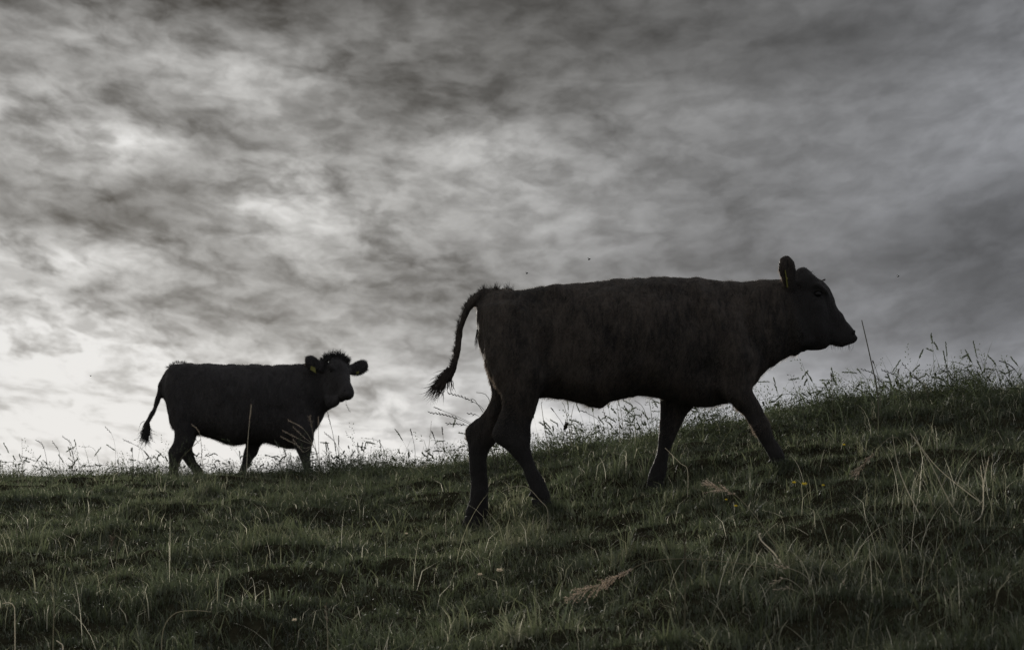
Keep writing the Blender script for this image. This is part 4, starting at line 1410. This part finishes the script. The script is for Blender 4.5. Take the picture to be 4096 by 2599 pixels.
stalk('oat', [(3965, 1570), (3945, 1500), (3922, 1430)], 16.4, 'fine stalk with loose dangling oat spikelets above the dark crest tussock', .3, .0012, .10, group=CR)
stalk('dense', [(3925, 1570), (3910, 1525), (3882, 1490)], 16.5, 'stubby dark ear leaning left, right side of the dark crest tussock', .12, .0016, .05, group=CR)
stalk('bare', [(4010, 1570), (3990, 1490), (3970, 1475), (3945, 1530)], 16.6, 'stem bent over like a hook right of the dark crest tussock', .25, .0022, group=CR)
stalk('dense', [(4110, 1580), (4075, 1500), (4040, 1462), (3998, 1444)], 16.5, 'thick dark ear arching in from the right edge of the photo', .1, .0020, .13, group=CR)
stalk('oat', [(3210, 1650), (3185, 1570), (3160, 1500)], 16.2, 'fine oat grass stalk in front of the brown bovine\'s chest', .3, .0011, .06, group=CR)
stalk('bare', [(3215, 1640), (3198, 1590), (3150, 1575), (3036, 1601)], 15.2, 'wiry stem snapped sideways, pointing at the brown bovine\'s raised foreleg', .1, .0016, group=CR)
stalk('bare', [(3420, 1620), (3440, 1575), (3480, 1563), (3520, 1570)], 15.8, 'low arching straw on the crest below the muzzle', .15, .0018, group=CR)
stalk('dense', [(3330, 1630), (3328, 1550), (3325, 1492)], 16.0, 'thin upright ear standing on the crest below the brown bovine\'s chin', .35, .0015, .05, group=CR)
stalk('bare', [(3340, 1620), (3318, 1566), (3280, 1547), (3238, 1560)], 15.8, 'stem arched over to the left below the brown bovine\'s chin', .2, .0015, group=CR)

# --- between the legs and left of the near animal
LG = 'stalks beside and under the brown bovine'
stalk('rye', [(1990, 1830), (1960, 1700), (1930, 1632), (1860, 1592), (1798, 1574)], 15.0, 'uppermost long ear pointing left from behind the brown bovine\'s hock', .1, .0016, .17, group=LG)
stalk('bare', [(1990, 1830), (1960, 1700), (1900, 1600), (1886, 1592)], 15.1, 'short dark stem crossing the uppermost long ear', .1, .0022, group=LG)
stalk('dense', [(1980, 1860), (1950, 1760), (1880, 1690), (1738, 1628)], 15.0, 'stout ear pointing left, second from the top at the hock', .1, .0014, .05, group=LG)
stalk('rye', [(1980, 1860), (1945, 1760), (1885, 1700), (1800, 1665), (1722, 1651)], 15.0, 'lowest long ear pointing left from the hock', .1, .0016, .19, group=LG)
stalk('rye', [(1980, 1865), (1950, 1770), (1880, 1705), (1790, 1692)], 15.1, 'dark ear lying almost level just below the other ears at the hock', .1, .0016, .12, group=LG)
stalk('rye', [(1990, 1860), (1960, 1740), (1920, 1668), (1876, 1655)], 15.2, 'small dark ear touching the back of the hock', .1, .0014, .06, group=LG)
stalk('bare', [(2020, 1830), (1980, 1680), (1950, 1585), (1905, 1570)], 15.4, 'dark blade reaching left behind the brown bovine\'s thigh', .1, .0022, group=LG)
stalk('dense', [(1768, 1870), (1750, 1790), (1727, 1725)], 17.5, 'dark ear leaning left on the crest below the brown bovine\'s tail', .15, .0016, .06, group=LG)
stalk('dense', [(1778, 1870), (1776, 1790), (1770, 1712)], 17.6, 'upright ear beside the leaning one below the brown bovine\'s tail', .3, .0014, .06, group=LG)
stalk('dense', [(1655, 1880), (1660, 1800), (1642, 1716)], 18.0, 'tallest dark ear on the crest midway between the two cattle', .15, .0015, .05, group=LG)
stalk('bare', [(1700, 1880), (1715, 1790), (1725, 1680)], 17.8, 'pale straight stem leaning right between the two cattle', .6, .0014, group=LG)
stalk('rye', [(2200, 1830), (2180, 1720), (2165, 1615)], 16.6, 'pale crossing stem close to the brown bovine\'s near hind leg', .5, .0022, .02, group=LG)
stalk('dense', [(2275, 1830), (2262, 1720), (2205, 1632)], 16.8, 'dark ear leaning left under the brown bovine\'s flank', .15, .0018, .04, group=LG)
stalk('bare', [(2290, 1800), (2262, 1640), (2248, 1608)], 17, 'first of the tall pale stems under the brown bovine\'s flank, from the left', .6, .0020, group=LG)
stalk('bare', [(2300, 1810), (2284, 1690), (2297, 1613)], 17, 'tall pale stem under the flank that leans slightly right', .6, .0020, group=LG)
stalk('bud', [(2265, 1830), (2255, 1740), (2268, 1690)], 16.6, 'bushy dark weed head under the brown bovine\'s belly', .1, .0022, .055, group=LG)
stalk('dense', [(2345, 1810), (2335, 1740), (2322, 1690)], 16.8, 'stout dark ear right of the bushy weed head', .1, .0016, .04, group=LG)
stalk('rye', [(2420, 1800), (2400, 1690), (2350, 1652), (2322, 1642)], 16.8, 'curved dark ear arching left beneath the belly bulge', .15, .0018, .06, group=LG)
stalk('rye', [(2445, 1800), (2430, 1700), (2414, 1645)], 16.8, 'twin upright ear left of centre beneath the belly', .4, .0014, .09, group=LG)
stalk('bare', [(2480, 1800), (2478, 1700), (2468, 1612)], 17, 'tall pale stem right of the belly bulge', .6, .0022, group=LG)
stalk('bare', [(2495, 1800), (2490, 1690), (2478, 1620)], 17.1, 'pale stem slightly right of and parallel to the tall pale one', .6, .0020, group=LG)
stalk('dense', [(2520, 1790), (2518, 1670), (2498, 1622)], 16.6, 'thick dark ear with a bent neck under the belly', .12, .0020, .05, group=LG)
stalk('bare', [(2610, 1760), (2590, 1680), (2570, 1625), (2538, 1600)], 16.6, 'stem arching left just behind the far foreleg', .3, .0020, group=LG)
stalk('oat', [(2620, 1760), (2610, 1680), (2596, 1606)], 16.8, 'wispy oat stalk close behind the far foreleg', .3, .0012, .05, group=LG)
stalk('bud', [(2568, 1770), (2566, 1700), (2565, 1655)], 16.6, 'single round bud on a stem behind the far foreleg', .15, .0014, .014, group=LG)

# --- around the far animal
FG = 'stalks around the black bovine'
stalk('dense', [(985, 1920), (992, 1760), (1006, 1620)], 20.5, 'tall pale slender ear standing in front of the black bovine\'s ribs', .85, .0024, .17, group=FG, seed_tone=.8)
stalk('rye', [(812, 1900), (800, 1740), (770, 1700)], 21, 'pale nodding ear in front of the black bovine\'s flank', .8, .0018, .10, group=FG, seed_tone=.8)
stalk('bare', [(715, 1850), (755, 1800), (803, 1755)], 20.5, 'green blade slanting up across the black bovine\'s hind legs', .3, .0028, group=FG)
for i, (tx, ty, lb) in enumerate([(1156, 1682, 'pale nodding ear reaching highest and furthest left before the black bovine\'s shoulder'), (1176, 1710, 'pale nodding ear second from the top before the black bovine\'s shoulder'),
                                  (1134, 1724, 'pale nodding ear stretched out left before the black bovine\'s belly'), (1128, 1748, 'lowest pale nodding ear before the black bovine\'s belly'), (1175, 1760, 'short pale nodding ear before the black bovine\'s foreleg')]):
    stalk('rye', [(1285, 1900), (1258, 1790), (1215, ty + 34 + i * 3), (tx, ty)], 20.6 + .1 * i, lb, .75, .0016, .15, group=FG, seed_tone=.78)
stalk('plume', [(1275, 1900), (1262, 1790), (1238, 1668)], 20.8, 'pinkish fluffy plume in front of the black bovine\'s chest', .7, .0016, .10, group=FG, seed_tone=.75)
stalk('dense', [(1280, 1900), (1275, 1790), (1273, 1668)], 20.8, 'straight pale ear beside the fluffy plume at the black bovine\'s chest', .75, .0018, .08, group=FG, seed_tone=.75)
stalk('rye', [(1355, 1890), (1335, 1750), (1310, 1646)], 21, 'dark ear rising right in front of the black bovine\'s throat', .12, .0020, .13, group=FG)
stalk('dense', [(1360, 1890), (1355, 1790), (1353, 1742)], 20.4, 'stout dark ear on the crest right of the black bovine\'s foreleg', .1, .0020, .08, group=FG)
stalk('rye', [(1365, 1890), (1345, 1780), (1298, 1730)], 20.6, 'dark ear leaning left right of the black bovine\'s chest', .12, .0018, .12, group=FG)
stalk('dense', [(1432, 1890), (1434, 1830), (1432, 1772)], 20, 'stout dark ear halfway between the black bovine and the middle of the crest', .12, .0018, .09, group=FG)
stalk('dense', [(1530, 1880), (1530, 1830), (1518, 1760)], 19.4, 'dark ear with a thick top, right part of the dip between the cattle', .12, .0018, .07, group=FG)
stalk('oat', [(1560, 1880), (1520, 1770), (1455, 1752)], 19.8, 'wispy nodding oat head in the dip between the cattle', .25, .0014, .07, group=FG)
stalk('rye', [(795, 1900), (805, 1830), (808, 1800)], 20.5, 'dark stem crossing between the black bovine\'s legs', .12, .0022, .05, group=FG)
stalk('rye', [(880, 1900), (855, 1870), (800, 1860), (760, 1850)], 20.5, 'dark ear lying level beneath the black bovine\'s belly', .12, .0018, .14, group=FG)
stalk('rye', [(700, 1890), (660, 1870), (620, 1830), (585, 1835)], 20.5, 'dark ear lying level behind the black bovine\'s hind hoof', .12, .0018, .12, group=FG)

# --- left crest
LC = 'stalks on the left hand crest'
stalk('rye', [(290, 1900), (292, 1830), (285, 1775), (253, 1747)], 21, 'tall nodding ear, highest of the clump near the left end of the crest', .12, .0018, .10, group=LC)
stalk('dense', [(300, 1900), (298, 1840), (284, 1790)], 21, 'thick dark ear just under the tall nodding ear on the left crest', .1, .0020, .07, group=LC)
stalk('rye', [(195, 1900), (185, 1830), (172, 1780), (150, 1762)], 21.2, 'nodding ear second from the left end of the crest', .12, .0016, .11, group=LC)
stalk('rye', [(238, 1900), (238, 1820), (228, 1790), (211, 1769)], 21.2, 'nodding ear between two taller ones on the left crest', .12, .0016, .09, group=LC)
stalk('rye', [(170, 1900), (168, 1850), (140, 1842), (88, 1826)], 21, 'dark ear bent flat to the left near the left edge', .12, .0018, .14, group=LC)
stalk('rye', [(460, 1905), (462, 1800), (450, 1742), (425, 1710)], 21.4, 'lone thin stalk nodding left below the bright cloud', .3, .0009, .08, group=LC)
stalk('bare', [(90, 1900), (90, 1820), (89, 1752)], 21.2, 'thin straight pale stem near the left edge', .6, .0014, group=LC)
stalk('rye', [(520, 1900), (470, 1868), (400, 1860), (322, 1868)], 20.8, 'long ear lying level on the crest left of the black bovine\'s tail', .12, .0020, .20, group=LC)
stalk('rye', [(560, 1900), (480, 1890), (380, 1884), (280, 1880)], 20.6, 'lowest long ear lying level on the left crest', .12, .0020, .20, group=LC)
stalk('bare', [(70, 1910), (60, 1860), (40, 1846), (5, 1860)], 21, 'stem curled over at the far left end of the crest', .12, .0020, group=LC)
stalk('oat', [(400, 1900), (390, 1830), (370, 1790), (325, 1787)], 21, 'thin bent stalk with a row of tiny spikelets left of the tail', .2, .0010, .06, group=LC)
stalk('dense', [(530, 1900), (532, 1840), (528, 1790)], 20.8, 'small dark bud-topped stem below the black bovine\'s tail', .15, .0014, .03, group=LC)
stalk('rye', [(620, 1900), (600, 1830), (560, 1790), (500, 1760)], 21.0, 'stem passing under the black bovine\'s tail tuft', .12, .0020, .08, group=LC)

# --- foreground plumes and stalks
FR = 'plants in the foreground grass'
stalk('plume', [(3260, 2360), (3120, 2190), (3020, 2060), (2950, 1985), (2900, 1958), (2830, 1934)], 10.6, 'pinkish reed plume nodding left below the brown bovine\'s forelegs', .55, .0022, .14, group=FR, seed_tone=1.0)
stalk('plume', [(3190, 2330), (3060, 2268), (2800, 2235), (2600, 2243), (2480, 2300), (2270, 2392)], 9.9, 'long buff plume drooping to the lower left in the middle foreground', .5, .0020, .30, group=FR, seed_tone=.98)
stalk('plume', [(3900, 2290), (3760, 2050), (3620, 1790), (3570, 1745), (3500, 1810), (3425, 1895)], 11.2, 'pale panicle drooping left on the right hand slope', .55, .0020, .14, group=FR, seed_tone=.85)
stalk('bare', [(3970, 2330), (3830, 2050), (3720, 1850), (3640, 1730)], 11.0, 'long green stem slanting up left on the right slope', .75, .0026, group=FR)
stalk('bare', [(3960, 2130), (3760, 1880), (3650, 1745)], 11.3, 'thin stem beside the long green one on the right slope', .85, .0020, group=FR)
stalk('bare', [(3700, 2240), (3600, 1900), (3560, 1740)], 11.0, 'pale stem standing left of the long green one on the right slope', .9, .0022, group=FR)
stalk('rye', [(3850, 2230), (3925, 2060), (3935, 1930), (3955, 1830)], 11.0, 'pale bare-jointed stalk leaning right near the right edge', .98, .0026, .09, group=FR, seed_tone=.6)
stalk('bare', [(3860, 2250), (3930, 2000), (3920, 1860)], 11.3, 'thin bleached stalk near the right edge', .95, .0020, group=FR)
stalk('dense', [(2736, 2640), (2740, 2380), (2737, 2150)], 9.0, 'tall upright ear with a buff middle in the lower centre', .35, .0030, .16, group=FR, seed_tone=.45)
stalk('bare', [(3160, 2290), (3100, 2215), (3050, 2165), (3037, 2138), (3045, 2132)], 10.0, 'white curled dry blade in the middle of the right foreground', .98, .0034, group=FR)
for i, (pp, lb) in enumerate([([(3240, 2330), (3220, 2300), (3170, 2275), (3115, 2262)], 'short pale arching ear, topmost of the arching cluster'), ([(3220, 2370), (3180, 2330), (3140, 2312), (3095, 2330)], 'pale arching ear in the middle of the arching cluster'),
                              ([(3230, 2390), (3190, 2365), (3150, 2350), (3110, 2356)], 'pale arching ear low in the arching cluster'), ([(3120, 2460), (3085, 2430), (3040, 2432), (2995, 2455)], 'buff arching ear left below the arching cluster'),
                              ([(3460, 2560), (3440, 2440), (3400, 2390), (3320, 2388)], 'slender ear arching left right below the arching cluster')]):
    stalk('rye', pp, 9.6 - .1 * i, lb, .7, .0016, .06, group=FR, seed_tone=.9)
stalk('dense', [(3470, 2560), (3420, 2400), (3368, 2325)], 9.4, 'stem tipped with a small cream ear in the right foreground', .5, .0018, .035, group=FR, seed_tone=1.0)
stalk('plume', [(428, 2290), (434, 2220), (440, 2155)], 11.6, 'reddish sorrel spike standing in the left foreground', .3, .0018, .06, group=FR, seed_tone=.55, name='sorrel_spike', cat='sorrel')
stalk('bare', [(465, 2230), (480, 2140), (488, 2090)], 11.8, 'thin pale stem right of the reddish sorrel spike', .6, .0014, group=FR)
stalk('bare', [(212, 2540), (215, 2420), (205, 2350)], 9.4, 'thin pale stem in the lower left foreground', .6, .0016, group=FR)
stalk('bare', [(650, 2540), (690, 2460), (760, 2440), (850, 2445)], 9.5, 'pale straw arched to the right in the lower left foreground', .65, .0018, group=FR)
stalk('bare', [(60, 2450), (55, 2420), (38, 2408), (12, 2412)], 9.8, 'white curled straw at the left edge', .9, .0022, group=FR)
stalk('bare', [(245, 2599), (235, 2575), (215, 2562)], 8.9, 'short white bent straw at the bottom left', .95, .0024, group=FR)
stalk('bare', [(3560, 2580), (3545, 2440), (3485, 2400)], 9.2, 'bowed pale stem at the lower right', .6, .0016, group=FR)
stalk('rye', [(1310, 2560), (1305, 2480), (1300, 2420)], 9.3, 'pale leafy ear in the lower middle left', .6, .0022, .08, group=FR, seed_tone=.55)
stalk('bare', [(2190, 2040), (2160, 2000), (2110, 1950), (2060, 1945), (2010, 1965)], 12.9, 'pale straw curved over in front of the brown bovine\'s hind hooves', .75, .0016, group=FR)
stalk('bare', [(2750, 1880), (2720, 1850), (2660, 1790)], 13.0, 'yellowish straw curved beside the far foreleg', .8, .0018, group=FR)

# little cream flower heads
M_cream = plain_mat('cream_petals', (0.55, 0.47, 0.34), 0.7, 0.2, 0.2, 60, 0, 0.3)
M_yellow = plain_mat('yellow_petals', (0.50, 0.38, 0.03), 0.6, 0.2, 0.15, 60, 0, 0.3)
M_green = plain_mat('green_stems', (0.05, 0.075, 0.025), 0.7, 0.2, 0.2, 30)


def flower(px, py, Y, label, size, mat, name, cat, group, npet=6):
    gp = at_ground(px, Y)
    top = P(px, py, Y)
    if top[2] < gp[2] + 0.02:
        top[2] = gp[2] + 0.03
    root = thing(name, label, cat, gp, group)
    pts = path([gp - np.array((0, 0, .02)), (gp + top) / 2 + np.array((.006, 0, 0)), top], 8)
    V, F = tube(pts, [.0014] * 8, 5)
    link_mesh('stem', V, F, M_green, root, False, gp)
    up = np.array((0, -0.55, 0.83))
    ex_ = np.array((1.0, 0, 0)); ey_ = np.cross(up, ex_)
    for i in range(npet):
        a = 2 * math.pi * i / npet + rng.normal(0, .1)
        d = ex_ * math.cos(a) + ey_ * math.sin(a); s_ = np.cross(up, d)
        V = [top, top + d * size * .55 + s_ * size * .36 + up * size * .22, top + d * size + up * size * .38, top + d * size * .55 - s_ * size * .36 + up * size * .22,
             top + d * size * .5 + up * size * .10]
        link_mesh('petal', V, [(0, 1, 4), (1, 2, 4), (2, 3, 4), (3, 0, 4)], mat, root, False, gp)
    V, F = ellipsoid(top + up * size * .12, (ex_ * size * .32, ey_ * size * .32, up * size * .24), 8, 5)
    link_mesh('flower_centre', V, F, mat, root, True, gp)
    return root


YG = 'yellow flowers in the grass'
flower(3218, 1937, 12.2, 'largest yellow flower, right below the brown bovine\'s raised forehoof', .016, M_yellow, 'yellow_flower', 'flower', YG)
flower(3176, 1930, 12.25, 'yellow flower immediately left of the largest one', .012, M_yellow, 'yellow_flower', 'flower', YG)
flower(3293, 1941, 12.2, 'yellow flower right of the largest one', .010, M_yellow, 'yellow_flower', 'flower', YG)
flower(2943, 2024, 11.6, 'yellow flower under the pinkish reed plume', .011, M_yellow, 'yellow_flower', 'flower', YG)
flower(2905, 1998, 11.8, 'small pale yellow flower just left of the reed plume stem', .008, M_yellow, 'yellow_flower', 'flower', YG)
flower(3376, 1779, 13.2, 'tiny yellow flower alone on the bank right of the raised forehoof', .010, M_yellow, 'yellow_flower', 'flower', YG)
CG = 'cream flower heads in the foreground'
flower(1998, 2282, 10.4, 'taller cream flower head in the centre foreground below the hind hooves', .017, M_cream, 'cream_flower', 'flower', CG)
flower(1920, 2298, 10.4, 'smaller cream flower head left of the taller one in the centre foreground', .012, M_cream, 'cream_flower', 'flower', CG)
flower(1178, 2480, 9.4, 'cream flower head in the lower left foreground', .012, M_cream, 'cream_flower', 'flower', CG)
flower(1626, 2134, 12.0, 'tiny white flower head left of the brown bovine\'s trailing hind hoof', .009, M_cream, 'cream_flower', 'flower', CG)

# ------------------------------------------------------------------ flies in the air
M_fly = plain_mat('fly_body', (0.02, 0.02, 0.02), 0.4, 0.4, 0.2, 200)
M_wing = plain_mat('fly_wing', (0.12, 0.12, 0.12), 0.3, 0.4, 0.2, 200, 0, 0.6)


def fly(px, py, Y, s, label):
    c = P(px, py, Y)
    r = thing('fly', label, 'fly', c, 'flies in the air')
    V, F = ellipsoid(c, (np.array((s, 0, s * .5)), np.array((0, s * .5, 0)), np.array((-s * .25, 0, s * .5))), 8, 6)
    link_mesh('body', V, F, M_fly, r, True, c)
    for sg in (-1, 1):
        V = [c, c + np.array((-s * .6, sg * s * 1.2, s * .9)), c + np.array((-s * 1.3, sg * s * 1.4, s * 1.0)), c + np.array((-s * 1.1, sg * s * .6, s * .6))]
        V = V + [v - np.array((0, 0, .0003)) for v in V]
        link_mesh('wing', V, [(0, 1, 2, 3), (7, 6, 5, 4), (0, 4, 5, 1), (1, 5, 6, 2), (2, 6, 7, 3), (3, 7, 4, 0)], M_wing, r, False, c)


fly(2108, 1093, 14.2, .0065, 'tiny fly in the grey sky just above the brown bovine\'s rump')
fly(2357, 1037, 14.6, .0075, 'tiny fly in the grey sky higher above the middle of the brown back')
fly(3593, 1105, 14.0, .0065, 'tiny fly alone in the sky right of the brown bovine\'s forehead')
fly(363, 1503, 16.0, .0045, 'tiny fly against the white glare left of the black bovine')

# grass sprig dangling from the far animal's mouth
loc = P(1384, 1604, YHF - .2)
m = MB()
c = path([P(1383, 1602, YHF - .2), P(1386, 1620, YHF - .2), P(1393, 1634, YHF - .2), P(1399, 1645, YHF - .2)], 14)
m.tube(c, .0016, .0008, .3, 4)
r = thing('grass_sprig', 'sprig of grass with dark seeds dangling from the black bovine\'s mouth', 'grass sprig', loc)
m.obj('stem', M_stem, r, loc)
m = MB()
for i in range(5, 14, 2):
    m.grain(c[i], np.array((.8 if i % 4 else -.8, 0, -.2)), .014, .003, .05)
    m.grain(c[i], np.array((-.8 if i % 4 else .8, 0, .2)), .010, .003, .05)
m.obj('seeds', M_seed, r, loc)

print('GROUND ROWS at hooves:', [(px, round(gpy(px, Y))) for px, Y in ((2185, YN - .13), (1890, YN + .13), (3125, YN - .14), (2620, YN + .135), (1235, YF - .14), (960, YF + .14), (695, YF - .13), (810, YF + .13))])
tris = sum(sum(len(p.vertices) - 2 for p in o.data.polygons) if len(o.data.polygons) < 20000 else len(o.data.loops) // 3 for o in S.objects if o.type == 'MESH')
print('TRIS', tris)
